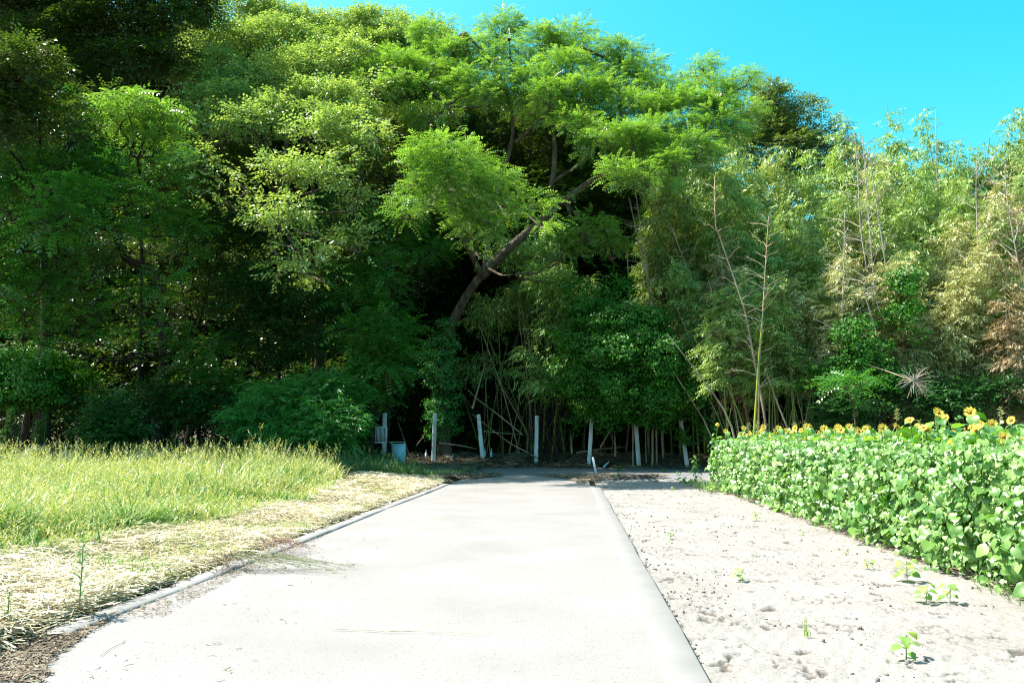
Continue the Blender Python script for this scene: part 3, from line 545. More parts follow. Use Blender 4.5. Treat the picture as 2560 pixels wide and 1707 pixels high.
understory('dark tree below the pale yellow green tree crown', 690, 35, [PB(650, 760, 100, 80, 33), PB(740, 820, 100, 80, 33), PB(640, 900, 80, 60, 32.4), PB(780, 930, 80, 60, 32.4), PB(850, 800, 70, 70, 34), PB(700, 620, 90, 60, 35), PB(830, 560, 90, 70, 35.6), PB(620, 620, 60, 60, 34.4)], 'twig', M['weed'], 420, pad_r=.8, gap=.12, dens=1.2, flat=.7)
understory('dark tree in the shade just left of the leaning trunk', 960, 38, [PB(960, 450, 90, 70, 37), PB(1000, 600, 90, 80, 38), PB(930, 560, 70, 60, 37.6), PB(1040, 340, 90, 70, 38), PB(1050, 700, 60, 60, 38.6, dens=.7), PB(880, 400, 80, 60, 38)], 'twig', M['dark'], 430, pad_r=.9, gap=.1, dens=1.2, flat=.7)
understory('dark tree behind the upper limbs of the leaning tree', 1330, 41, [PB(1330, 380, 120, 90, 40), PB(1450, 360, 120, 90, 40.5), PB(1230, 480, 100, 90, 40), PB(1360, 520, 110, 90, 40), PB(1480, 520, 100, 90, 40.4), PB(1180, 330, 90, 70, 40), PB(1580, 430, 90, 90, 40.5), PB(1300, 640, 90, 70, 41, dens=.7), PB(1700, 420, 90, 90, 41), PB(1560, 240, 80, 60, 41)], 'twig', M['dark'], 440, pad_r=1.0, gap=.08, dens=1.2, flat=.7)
def bush(name, label, cat, kind, mat, blobs, seed, **k):
    root = empty(name, tuple(np.array((blobs[0][0][0], blobs[0][0][1], float(gz(blobs[0][0][0], blobs[0][0][1]))))), label, cat)
    fo, pads = make_foliage('foliage', root, kind, mat, blobs, seed, **k); mb = MB(); b0 = np.array(root.location)
    rs = np.random.RandomState(seed)
    for p in pads[::3]: mb.tube(bez(b0 + rs.randn(3) * (.35, .25, 0), p, .1, 5, rs, .03), (.018, .014, .01, .008, .005), 4, .5, False)
    mb.build('stems', M['bark_dark'], root); return root
# trees deeper in the wood
deep = [(-60, 46), (180, 47), (420, 46), (640, 48), (880, 47), (1060, 46), (1240, 48), (1420, 47), (1600, 49)]
dt = ['dark tree deep in the wood at its left end', 'dark tree deep in the wood behind the tall evergreen', 'dark tree deep in the wood behind the small sunlit crown', 'dark tree deep in the wood behind the pale tree',
      'dark tree deep in the wood right of the pale tree', 'dark tree deep in the wood left of the leaning trunk', 'dark tree deep in the wood behind the leaning trunk', 'dark tree deep in the wood where bamboo begins', 'dark tree deep in the wood behind the first bamboo']
for k, (px, Y_) in enumerate(deep):
    tp_ = [30, -20, 40, 90, 130, 150, 200, 260, 330][k]
    bl = [PB(px + dx, y, 170, 120, Y_) for dx, y in ((-40, tp_ + 160), (60, tp_ + 240), (-30, tp_ + 380), (60, tp_ + 480), (-50, tp_ + 600), (40, 930))]
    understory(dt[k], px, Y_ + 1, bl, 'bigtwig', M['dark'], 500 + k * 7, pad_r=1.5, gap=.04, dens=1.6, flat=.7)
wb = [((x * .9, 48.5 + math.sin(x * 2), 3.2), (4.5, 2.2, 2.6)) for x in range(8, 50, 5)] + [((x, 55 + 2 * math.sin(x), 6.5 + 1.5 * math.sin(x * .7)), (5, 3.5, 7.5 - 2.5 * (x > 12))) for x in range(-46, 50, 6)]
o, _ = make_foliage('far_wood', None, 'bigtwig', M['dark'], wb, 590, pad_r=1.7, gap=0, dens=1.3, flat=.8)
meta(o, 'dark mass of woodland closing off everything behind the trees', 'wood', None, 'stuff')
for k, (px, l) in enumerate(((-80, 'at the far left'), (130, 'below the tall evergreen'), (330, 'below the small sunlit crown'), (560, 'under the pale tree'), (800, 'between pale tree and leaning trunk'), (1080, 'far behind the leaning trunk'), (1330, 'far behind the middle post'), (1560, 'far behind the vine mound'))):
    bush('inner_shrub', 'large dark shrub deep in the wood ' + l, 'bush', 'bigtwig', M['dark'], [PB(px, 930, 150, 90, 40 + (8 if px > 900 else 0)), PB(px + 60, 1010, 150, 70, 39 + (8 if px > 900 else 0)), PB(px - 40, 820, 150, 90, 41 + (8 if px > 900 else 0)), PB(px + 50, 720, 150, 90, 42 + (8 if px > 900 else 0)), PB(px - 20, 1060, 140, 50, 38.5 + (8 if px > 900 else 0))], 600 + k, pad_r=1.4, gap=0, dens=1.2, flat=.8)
# olive tree standing behind the bamboo
ob = [PB(1940, 270, 40, 34, 44), PB(1990, 300, 60, 44, 44), PB(1920, 330, 60, 44, 44), PB(2030, 350, 60, 44, 44), PB(1960, 380, 90, 50, 43.4), PB(2060, 400, 50, 44, 44), PB(1895, 290, 36, 36, 44.4), PB(2000, 440, 90, 44, 43.6), PB(1925, 245, 20, 26, 44), PB(1880, 340, 46, 44, 44), PB(2080, 370, 36, 30, 44), PB(1860, 400, 60, 44, 43.6)]
tree('round_oak_tree', 'round brownish olive tree rising behind the bamboo', 'tree', foot(1970, 45), [at(1970, 800, 45), at(1970, 450, 44)], .3, ob, 'twig', M['brownolive'], 620, bark='bark_dark', pad_r=.75, gap=.1, dens=1.5, flat=.7)

# ------------------------------------------------------------------ bamboo
def bamboo_proto(name, H, seed, leafmat, culmmat, crown0=.32, dens=1.0, nod=1.4, spread=1.2, leafy=1.0, r=.045):
    rs = np.random.RandomState(seed)
    root = empty(name, (0, 0, 0), 'tmp', 'bamboo')
    n = 22; t = np.linspace(0, 1, n); az = rs.rand() * 6.28; bend = nod * t ** 3.2
    P = np.stack([math.cos(az) * bend, math.sin(az) * bend, H * (t - .035 * t ** 5 * nod)], -1); P[0, 2] = -.4
    mb = MB(); mb.tube(P, r * (1 - .8 * t), 7, .4 + .3 * rs.rand()); 
    for k in range(6, int(H / .42)):          # joints
        q = np.array([np.interp(k * .42 / H, t, P[:, i]) for i in range(3)])
        if k < 18: mb.tube([q - (0, 0, .012), q, q + (0, 0, .012)], r * (1 - .8 * k * .42 / H) * np.array((1.02, 1.2, 1.02)), 7, .1, False)
    Ps = []; Ds = []; tw = MB()
    nn = int((1 - crown0) * H / .36)
    for k in range(nn):
        tt = crown0 + (1 - crown0) * (k + rs.rand() * .6) / nn; base = np.array([np.interp(tt, t, P[:, i]) for i in range(3)])
        a0 = rs.rand() * 6.28
        prof = (math.sin(math.pi * min(1, (tt - crown0) / (1 - crown0) * .8 + .16)) ** .7) * spread * (1.06 - .55 * (tt - crown0) / (1 - crown0))
        for bi in range(2 if tt < .9 else 1):
            a = a0 + bi * rs.uniform(.9, 2.4); Lb = prof * rs.uniform(.6, 1.15); el = rs.uniform(.35, .9)
            m = 6; s = np.linspace(0, 1, m); br = base + np.stack([math.cos(a) * Lb * s, math.sin(a) * Lb * s, Lb * (math.tan(el) * s * .8 - (.75 + .5 * rs.rand()) * s ** 2)], -1)
            tw.tube(br, (.008, .007, .006, .005, .004, .002), 3, .6, False)
            ns = int(46 * dens * Lb / 1.2 * leafy) + 2
            u = rs.rand(ns) ** .75; q = np.stack([np.interp(u, s, br[:, i]) for i in range(3)], -1) + rs.randn(ns, 3) * np.array((.13, .13, .10))
            dd = np.stack([math.cos(a) + rs.randn(ns) * .7, math.sin(a) + rs.randn(ns) * .7, -.35 + rs.randn(ns) * .3], -1); Ps.append(q); Ds.append(dd)
    Pp = np.concatenate(Ps); Dd = np.concatenate(Ds); Nn = np.tile((0, 0, 1.), (len(Pp), 1)) + .4 * rs.randn(len(Pp), 3)
    v, tn = place_sprays('bam', Pp, Dd, Nn, SLEN['bam'] * rs.uniform(.7, 1.25, len(Pp)), rs)
    mesh_obj('foliage', v, np.arange(len(v)).reshape(-1, 4), leafmat, root, np.clip(tn, 0, 1))
    mb.V += tw.V; mb.tint += tw.tint
    for q_ in tw.Q: mb.Q.append(q_ + mb.n)
    mb.build('culm', M[culmmat], root, True)
    return root
protos = {'green': [bamboo_proto('bamboo', 13.5, 700 + k, M['bamboo'], 'culm', .38 + .03 * k, 1.2, 1.2 + .3 * k) for k in range(4)],
          'pale': [bamboo_proto('bamboo', 12.5, 720 + k, M['bamboo_pale'], 'culm', .38, 1.15, 1.8) for k in range(2)],
          'dry': [bamboo_proto('bamboo', 11.0, 740 + k, M['bamboo_dry'], 'culm_dead', .25, .8, 1.2, 1.2) for k in range(2)],
          'wispy': [bamboo_proto('bamboo', 15.5, 760 + k, M['bamboo'], 'culm_bright', .42, 1.5, .9, .95) for k in range(2)]}
used = set()
def put_bamboo(kind, i, x, y, H, rz, label, group='leafy bamboo in the grove', tilt=(0, 0)):
    p = protos[kind][i % len(protos[kind])]; h0 = {'green': 13.5, 'pale': 12.5, 'dry': 11.0, 'wispy': 15.5}[kind]; s = H / h0
    loc = (x, y, float(gz(x, y))); sc3 = (s * 1.0 if s > .9 else .9, s if s > .9 else .9, s)
    if id(p) not in used:
        used.add(id(p)); p.location = loc; p.rotation_euler = (tilt[0], tilt[1], rz); p.scale = sc3; p['label'] = label; p['group'] = group; return p
    return copy_thing(p, loc, rz, sc3, label, group, tilt)
rb = random.Random(8)
def skyH(px):       # top of the bamboo in the photo
    return np.interp(px, [1500, 1700, 1850, 2000, 2090, 2140, 2250, 2390, 2480, 2560, 2700], [430, 370, 340, 390, 370, 330, 360, 320, 360, 330, 320])
def lab(kind, row, px):
    zone = 'beside the leaning tree' if px < 1760 else ('mid grove' if px < 2120 else 'at the right end')
    rowt = ['in the front row', 'in the second row', 'deeper in the grove', 'on the grove skyline'][row]
    kt = {'green': 'green leafy bamboo', 'pale': 'pale yellowish bamboo with drooping leaves', 'dry': 'brown dry leaved bamboo', 'wispy': 'thin wispy bamboo'}[kind]
    return f'{kt} {rowt} {zone}'
for row, (Y0, n_) in enumerate(((30.8, 22), (33.2, 24), (36.2, 24), (40, 32))):
    for k in range(n_):
        px = 1560 + (k + rb.uniform(-.4, .4)) * (1120 / (n_ - 1)) if row < 3 else 1640 + (k + rb.uniform(-.4, .4)) * 1060 / (n_ - 1)
        Y_ = Y0 + rb.uniform(-.9, .9) - (px - 1600) / 1000 * 1.2
        if px < [1800, 1765, 1600, 0][row]: continue
        top = skyH(px) + rb.uniform(-45, 60) + (0 if row == 3 else [330, 190, 70][row]) * rb.uniform(.6, 1.1)
        if row == 0 and px < 1760: top = rb.uniform(640, 760); 
        H = max(5.5, W(px, top, Y_)[2] * 1.02)
        kind = rb.choices(['green', 'pale', 'dry', 'wispy'], [[.64, .24, .12, 0], [.68, .26, .06, 0], [.80, .20, 0, 0], [.66, .10, 0, .24]][row])[0]
        if row < 2 and px < 1700: kind = rb.choice(['pale', 'green', 'green', 'green'])
        x = W(px, 1000, Y_)[0]
        put_bamboo(kind, rb.randrange(4), x, Y_, H, rb.uniform(0, 6.28), lab(kind, row, px), tilt=(rb.uniform(-.06, .07) + (.05 if row < 2 else 0), rb.uniform(-.09, .09)))
# hand placed ones with a look of their own
for kind, px, top, Y_, l in (('pale', 2380, 560, 29.6, 'pale bamboo arching in a buff plume near the right end of the grove'), ('pale', 2290, 610, 29.8, 'pale bamboo plume left of the arching buff one'),
                             ('dry', 2510, 720, 28.6, 'brown dry leaved bamboo hanging in tiers at the right edge'), ('dry', 2250, 760, 29.4, 'pinkish brown dry bamboo below the pale plume'), ('pale', 1745, 540, 35.2, 'yellowish bamboo plume in front beside the leaning tree'),
                             ('dry', 1655, 590, 35.6, 'brown withered bamboo right under the leaning tree crown'), ('wispy', 2415, 285, 40, 'tallest wispy bamboo top against the sky at the right'), ('wispy', 2145, 300, 40, 'wispy bamboo top against the sky right of the round olive tree'), ('wispy', 2270, 288, 40, 'thin airy bamboo top against the sky in the right middle'), ('wispy', 2550, 300, 39, 'dark wispy bamboo top at the right edge of the sky')):
    put_bamboo(kind, rb.randrange(4), W(px, 1000, Y_)[0], Y_, W(px, top, Y_)[2] * 1.02, rb.uniform(0, 6.28), l, None if kind != 'wispy' else 'leafy bamboo in the grove', (.05, .02))

# bare and leaning canes
def cane(name, label, P, r, mat, seed, twigs=0, tw_len=.8, t0=.3, group='bare canes in the wood', kcol=.5, ground=False):
    rs = np.random.RandomState(seed); P = np.array(P, float); d = np.concatenate([[0], np.cumsum(np.linalg.norm(np.diff(P, axis=0), axis=1))]); m = max(6, int(d[-1] / .6)); tt = np.linspace(0, d[-1], m)
    Q = np.stack([np.interp(tt, d, P[:, i]) for i in range(3)], -1)
    root = empty(name, tuple(Q[0]), label, 'bamboo cane', group)
    mb = MB(); rad = r * (1 - .6 * np.linspace(0, 1, m)); mb.tube(Q, rad, 6, kcol)
    for s in np.arange(.4, d[-1], .42):
        q = np.array([np.interp(s, tt, Q[:, i]) for i in range(3)]); dr = unit(Q[-1] - Q[0]); rr2 = np.interp(s, tt, rad); mb.tube([q - dr * .012, q, q + dr * .012], (rr2, rr2 * 1.25, rr2), 6, .05, False)
    if twigs:
        tw = mb; dr = unit(Q[-1] - Q[0])
        for k in range(twigs):
            f_ = t0 + (1 - t0) * k / twigs; q = np.array([np.interp(f_ * d[-1], tt, Q[:, i]) for i in range(3)])
            for sd in (0, 1):
                a = rs.rand() * 6.28; L_ = tw_len * 1.3 * rs.uniform(.5, 1.2) * (1.15 - f_ * .6); dv = np.array((math.cos(a), math.sin(a) * .7, rs.uniform(.35, .9))); dv /= np.linalg.norm(dv)
                e = q + dv * L_; e[2] -= .12 * L_; b = bez(q, e, .05 * L_, 5, rs, .02); tw.tube(b, (.015, .013, .010, .008, .005), 3, .7, False)
                for j in (2, 3):
                    e2 = b[j] + (dv + rs.randn(3) * .5) * L_ * .4; tw.tube([b[j], (b[j] + e2) / 2 + rs.randn(3) * .01, e2], (.006, .004, .002), 3, .7, False)
    mb.build('culm', M[mat], root, True)
    return root
def cpx(pts, Y): return [W(px, py, (Y[i] if isinstance(Y, (list, tuple)) else Y)) for i, (px, py) in enumerate(pts)]
C_ = [('pale bare cane leaning left just right of the leaning tree crown', [(1632, 990), (1634, 773), (1600, 620), (1573, 497)], 34.4, .055, 'culm_dead', 6, .6),
      ('grey bare cane with white side twigs near the leaning tree crown', [(1640, 990), (1620, 690), (1600, 560), (1582, 430)], 34.6, .045, 'culm_grey', 10, .9),
      ('thin upright bare cane above the vine mound', [(1582, 990), (1575, 778), (1566, 600)], 34.2, .04, 'culm_dead', 0, .6),
      ('long pinkish bare cane leaning left through the front bamboo', [(1915, 1060), (1863, 778), (1826, 670), (1787, 558), (1787, 440)], 28.6, .045, 'culm_dead', 14, 1.0),
      ('thin bare cane leaning left behind the long pinkish cane', [(1800, 960), (1756, 773), (1710, 650), (1675, 560)], 33.6, .04, 'culm_dead', 10, .8),
      ('reddish twiggy cane above the bright green cane', [(1897, 930), (1907, 778), (1917, 610), (1922, 540)], 28.2, .035, 'culm_dead', 16, 1.0),
      ('tall whitish dead cane, left of the three on the right', [(2185, 900), (2164, 653), (2152, 584), (2142, 395), (2136, 330)], 30, .04, 'culm_grey', 16, 1.0),
      ('tall whitish dead cane, middle of the three on the right', [(2200, 900), (2177, 610), (2162, 418), (2156, 340)], 30.3, .04, 'culm_grey', 18, .9),
      ('tall whitish dead cane, rightmost of the three', [(2230, 900), (2213, 655), (2182, 444), (2170, 370)], 30.2, .04, 'culm_grey', 16, .9),
      ('short whitish twiggy cane before the three tall ones', [(2100, 940), (2110, 655), (2112, 525)], 28.8, .035, 'culm_grey', 14, 1.0),
      ('grey dead cane with a broad spray of twigs near the right edge', [(2600, 900), (2545, 655), (2520, 520), (2510, 400)], 29, .04, 'culm_grey', 22, 1.5),
      ('grey twiggy dead cane right of the dark green plume', [(2470, 900), (2445, 640), (2440, 480), (2442, 400)], 30, .035, 'culm_grey', 20, 1.2),
      ('very thin bare cane tip rising highest against the sky', [(2345, 700), (2341, 420), (2339, 275)], 36, .03, 'culm_grey', 12, .5),
      ('bent grey dead twigs hanging in front of the bright leaves', [(2190, 830), (2165, 745), (2150, 700), (2170, 690), (2200, 780)], 28, .025, 'culm_grey', 8, .6),
      ('thick brown cane lying diagonally left of the dark hollow', [(1840, 1090), (1805, 1013), (1735, 920), (1668, 834)], 29.4, .05, 'culm_dead', 0, .5),
      ('brown cane leaning left beside the bright green cane', [(1985, 1110), (1940, 1000), (1912, 918)], 28.6, .05, 'culm_dead', 0, .5),
      ('bright yellow green upright cane at the left end of the sunflowers', [(1884, 1110), (1886, 1071), (1897, 895), (1905, 800)], 28, .05, 'culm_bright', 0, .5),
      ('bright yellow green slanted cane behind the middle post', [(1378, 1158), (1392, 1010), (1409, 837), (1420, 760)], 36.3, .06, 'culm_bright', 0, .5),
      ('olive green upright cane beside the bright slanted cane', [(1358, 1120), (1364, 950), (1372, 820), (1378, 764)], 37, .05, 'culm_bright', 0, .5),
      ('green cane leaning left behind the middle post', [(1340, 1060), (1330, 890), (1313, 810), (1298, 790)], 37.5, .05, 'culm', 0, .5),
      ('broken grey brown cane leaning right near the ivy trunk', [(1181, 1021), (1200, 955), (1213, 906)], 36.6, .055, 'culm_dead', 0, .5),
      ('yellowish cane slanting down to the second post gap', [(1305, 1085), (1250, 1040), (1194, 998), (1170, 975)], 36.4, .04, 'culm_dead', 0, .5),
      ('long thin brown cane sloping down to the foot of the middle post', [(1345, 1145), (1270, 1105), (1215, 1062), (1180, 1035)], 35.8, .03, 'culm_dead', 0, .5),
      ('dark green cane leaning left right of the bright slanted cane', [(1412, 1145), (1405, 1090), (1396, 1030), (1388, 960)], 37, .06, 'culm', 0, .5),
      ('thin brown cane leaning over the third post gap', [(1322, 1090), (1290, 1030), (1250, 960), (1222, 910)], 37.2, .035, 'culm_dead', 0, .5),
      ('grey horizontal pole lying between the first two posts', [(1098, 1107), (1150, 1113), (1190, 1121)], 37, .045, 'culm_grey', 0, .5),
      ('long grey pole lying across behind the second post', [(1210, 1078), (1260, 1083), (1310, 1087)], 38, .04, 'culm_grey', 0, .5),
      ('grey pole lying level behind the fourth and fifth posts', [(1440, 1131), (1500, 1122), (1566, 1117)], 36.4, .035, 'culm_grey', 0, .5),
      ('brown cane leaning right between the fourth and fifth posts', [(1501, 1118), (1520, 1085), (1545, 1042)], 36, .05, 'culm_dead', 0, .5),
      ('short split stump standing between the fourth and fifth posts', [(1538, 1140), (1538, 1110), (1536, 1078)], 35.6, .05, 'culm_dead', 0, .5),
      ('short pinkish stake standing left of the fourth post', [(1430, 1133), (1428, 1110), (1427, 1085)], 36, .05, 'culm_grey', 0, .5),
      ('thin pale stick standing just right of the fifth post', [(1616, 1160), (1614, 1110), (1613, 1048)], 35.2, .035, 'culm_grey', 0, .5),
      ('thin pale stick leaning against the stick right of the fifth post', [(1621, 1118), (1618, 1085), (1613, 1048)], 35.4, .03, 'culm_grey', 0, .5),
      ('grey stick resting on the tilted last post', [(1713, 1100), (1732, 1106), (1746, 1109)], 34.4, .04, 'culm_grey', 0, .5),
      ('slender dead stem behind the pale blue box', [(1025, 1142), (1008, 1090), (995, 1055)], 36, .02, 'culm_dead', 0, .5),
      ('thin dead stem leaning right of the pale blue box', [(1040, 1115), (1055, 1095), (1066, 1076)], 36.6, .02, 'culm_dead', 0, .5),
      ('thin brown cane leaning in the dark wood on the left', [(430, 930), (400, 870), (372, 820)], 31, .03, 'culm_dead', 3, .4),
      ('pale cane slanting right in the dark wood under the layered tree', [(386, 655), (350, 610), (332, 570)], 29, .035, 'culm_dead', 0, .4)]
for k, (l, pts, Y_, r_, m_, tw_, tl_) in enumerate(C_):
    P_ = cpx(pts, Y_); g_ = float(gz(P_[0][0], P_[0][1]))
    if k < 16 and P_[0][2] > g_ + .2 and 'bent grey' not in l: P_ = [np.array((P_[0][0] + .15 * (P_[0][0] - P_[1][0]), P_[0][1] + .4, g_ - .1))] + P_
    cane('bamboo_cane', l, P_, r_, m_, 800 + k, tw_, tl_, .35)
# culms standing in the dark, right of the leaning trunk and behind the vine mound
cg = []
for k in range(64):
    px = rb.uniform(1190, 1560) if k < 40 else rb.uniform(1780, 2060); Y_ = rb.uniform(37.5, 44) if k < 40 else rb.uniform(29.5, 33.5)
    b = foot(px, Y_); h = rb.uniform(4, 9); dx = rb.gauss(0, 1.7); m_ = rb.choice(['culm', 'culm', 'culm_dead', 'culm_dead'])
    t_ = b + np.array((dx, rb.uniform(-.6, .4), h)); zone = 'behind the posts in the dark gap' if k < 40 else 'in the dark hollow behind the far end of the sunflowers'
    cn = {'culm': 'dark green', 'culm_dead': 'brown dead', 'culm_bright': 'yellowish green'}[m_]
    cane('bamboo_cane', f'{cn} bamboo cane standing {zone}', [b - np.array((0, 0, .3)), b + (t_ - b) * .5 + np.array((dx * -.06, 0, 0)), t_], rb.uniform(.022, .042), m_, 900 + k, 0)
# starburst of dead twigs
c = W(2285, 952, 26.5); st = MB(); rs = np.random.RandomState(77)
for k in range(46):
    a = rs.rand() * 6.28; L_ = rs.uniform(.35, .95); e = c + np.array((math.cos(a) * L_, rs.uniform(-.25, .3), math.sin(a) * L_ * .8 - .12)); b = bez(c, e, .04, 4, rs, .01); st.tube(b, (.012, .010, .008, .004), 3, .8, False)
    e2 = b[2] + rs.randn(3) * .09; st.tube([b[2], e2], (.005, .002), 3, .8, False)
root = empty('dead_bamboo_tip', tuple(W(2160, 915, 28)), 'white starburst of dead twigs on a fallen bamboo tip above the sunflowers', 'dead branch')
st.build('twigs', M['culm_grey'], root); MB().tube([W(2120, 895, 29), W(2210, 925, 27.6), c], (.03, .02, .012), 5, .5).build('culm', M['culm_dead'], root)

# ---- vine mound and low shrubs
o, _ = make_foliage('vine_mound', None, 'vine', M['vine'], [PB(1480, 800, 60, 50, 33.4), PB(1560, 830, 90, 60, 32.6), PB(1620, 820, 60, 50, 32.6), PB(1500, 890, 90, 60, 32.6), PB(1600, 900, 100, 60, 32), PB(1660, 920, 60, 60, 32), PB(1480, 970, 80, 50, 33), PB(1570, 980, 100, 50, 32.4), PB(1660, 1000, 70, 50, 32.4), PB(1570, 1030, 80, 30, 33.4), PB(1735, 985, 50, 44, 32.4), PB(1460, 1030, 40, 24, 34.4), PB(1420, 870, 36, 60, 34, dens=.7), PB(1440, 740, 50, 40, 34, dens=.8), PB(1540, 740, 60, 40, 33.4, dens=.8), PB(1400, 960, 40, 60, 34.6, dens=.7), PB(1640, 1050, 60, 30, 33.6), PB(1520, 1065, 40, 34, 34.4, dens=.8), PB(1790, 1080, 40, 40, 33.0, dens=.9), PB(1430, 1070, 20, 30, 35.6, dens=.6)], 900, pad_r=.38, gap=.22, dens=2.3, fill=1, flat=1.1)
meta(o, 'broad mound of heart leaved vines smothering the bank behind the right posts', 'vine')
o, _ = make_foliage('hanging_vine', None, 'vine', M['vine'], [PB(2240, 800, 50, 40, 28.2), PB(2150, 850, 60, 50, 28.6), PB(2260, 740, 30, 60, 28.6), PB(2180, 900, 60, 40, 28.4), PB(2120, 950, 60, 50, 28.6), PB(2210, 960, 60, 40, 28.6), PB(2060, 960, 50, 50, 28.8, dens=.6), PB(2280, 850, 30, 50, 28.4, dens=.6)], 910, pad_r=.34, gap=.38, dens=2.0, fill=.6, flat=1.2)
meta(o, 'bright climbing vine hanging on bamboo left of the white starburst', 'vine')
tree('feathery_sapling', 'small feathery sapling catching sun between sunflowers and grove', 'tree', foot(2140, 27.6), [at(2135, 1020, 27.4), at(2130, 990, 27.2)], .05, [PB(2110, 970, 28, 16, 26.6), PB(2150, 960, 28, 14, 26.6), PB(2135, 985, 36, 16, 26.6)], 'pinnate', M['pinnate_dark'], 915, pad_r=.35, gap=.05, dens=1.4, flat=.4)
bush('hanging_bamboo', 'drooping dark bamboo foliage over the bright slanted cane behind the posts', 'bamboo', 'bam', M['bamboo'], [PB(1380, 730, 50, 60, 36), PB(1430, 760, 50, 60, 36), PB(1400, 830, 36, 40, 36), PB(1340, 930, 50, 40, 36), PB(1450, 920, 56, 44, 35.6), PB(1380, 980, 60, 24, 36), PB(1300, 640, 60, 50, 37.4), PB(1240, 800, 60, 60, 39.5), PB(1320, 760, 50, 60, 39), PB(1200, 930, 50, 40, 40, dens=.6)], 935, pad_r=.6, gap=.1, dens=1.2, fill=1, flat=.9, droop=1.2)
bush('dwarf_bamboo_bush', 'bright green dwarf bamboo thicket behind the tall grass, left of the white crate', 'bush', 'sasa', M['sasa'], [PB(700, 1040, 90, 60, 28.6), PB(790, 1000, 80, 50, 29), PB(845, 1000, 60, 54, 29.4), PB(640, 1080, 60, 50, 28), PB(820, 1080, 80, 60, 28.2), PB(740, 1110, 90, 40, 27.6), PB(870, 1090, 30, 34, 29), PB(660, 1000, 50, 40, 29.4, dens=.7)], 920, pad_r=.55, gap=.05, dens=2.4, fill=1.5, flat=.8)
bush('vine_bush', 'rounded dark vine covered shrub at the left edge under the layered tree', 'bush', 'vine', M['vine'], [PB(60, 930, 110, 50, 29.6), PB(-30, 950, 80, 60, 29.4), PB(150, 950, 60, 40, 30), PB(60, 990, 110, 50, 29.4)], 930, pad_r=.5, gap=.03, dens=2.4, fill=2, flat=.8)
bush('dark_shrub', 'very dark low shrub in the middle of the left woodland edge', 'bush', 'twig', M['weed'], [PB(430, 1030, 90, 50, 30.4), PB(560, 1040, 60, 60, 30), PB(350, 1020, 70, 40, 31), PB(220, 1030, 90, 40, 30.6)], 940, pad_r=.6, gap=.1, dens=1.3, fill=1, flat=.8)
bush('dark_shrub', 'dark shrubs along the foot of the grove behind the sunflowers', 'bush', 'twig', M['weed'], [PB(2080, 1040, 60, 30, 29), PB(2300, 1020, 90, 40, 28.6), PB(2430, 1000, 90, 40, 28.4), PB(2540, 1010, 60, 50, 28), PB(2150, 1030, 70, 40, 28.4)], 945, pad_r=.6, gap=.1, dens=1.5, fill=1, flat=.8)
bush('dark_shrub', 'low dark undergrowth closing the view behind the row of posts', 'bush', 'bigtwig', M['dark'], [PB(x, 1080 + (x % 3) * 6, 110, 40, 43) for x in range(960, 1800, 110)], 948, pad_r=1.0, gap=0, dens=1.4, fill=1, flat=.8)
bush('mugwort_plant', 'tall bluish green bushy weed standing before the dark wood', 'weed', 'twig', M['weed'], [PB(285, 1030, 26, 26, 27), PB(280, 1070, 40, 30, 27), PB(250, 1090, 36, 26, 27), PB(310, 1100, 40, 30, 26.6), PB(270, 1120, 50, 24, 26.6)], 950, pad_r=.3, gap=.05, dens=3, fill=1, flat=.9)
# tall columnar weeds
fl = 0
for px, top, hw, lb_ in ((28, 1022, 9, 'narrow tall leafy weed nearest the left edge'), (50, 1050, 8, 'short narrow leafy weed second from the left edge'), (100, 1050, 9, 'narrow weed just left of the tallest one'), (117, 1018, 10, 'tallest narrow leafy weed before the dark wood'), (443, 1046, 9, 'narrow leafy weed right of the dark blue sheet'), (18, 1075, 12, 'broad light green weed at the left edge of the grass'), (610, 1080, 14, 'bright leafy weed at the foot of the dwarf bamboo')):
    Y_ = 25.8; b = foot(px, Y_); t_ = W(px, top, Y_); root = empty('tall_weed', tuple(b), lb_, 'weed', 'tall weeds at the wood edge'); rs = np.random.RandomState(960 + fl); fl += 1
    n = 420; z = rs.rand(n) ** .8; Hh = t_[2] - b[2]; a = rs.rand(n) * 6.28; L_ = (.06 + .10 * np.sin(np.clip(z * 2.6, 0, 3.1))) * hw / 9; P = np.array(b) + np.stack([np.zeros(n), np.zeros(n), .1 + z * (Hh - .1)], -1)
    D = unit(np.stack([np.cos(a), np.sin(a), .5 - .3 * rs.rand(n)], -1)); Sd = unit(np.cross(D, (0, 0, 1.))); w = .012
    V = np.stack([P, P + D * L_[:, None] * .5 + Sd * w, P + D * L_[:, None] * 1.1 - np.array((0, 0, .02)), P + D * L_[:, None] * .5 - Sd * w], 1).reshape(-1, 3)
    mesh_obj('foliage', V, np.arange(len(V)).reshape(-1, 4), M['weed'], root, np.repeat(rs.rand(n), 4)); MB().tube([b, (b + t_) / 2, t_], (.012, .009, .004), 5).build('stem', M['stem'], root)

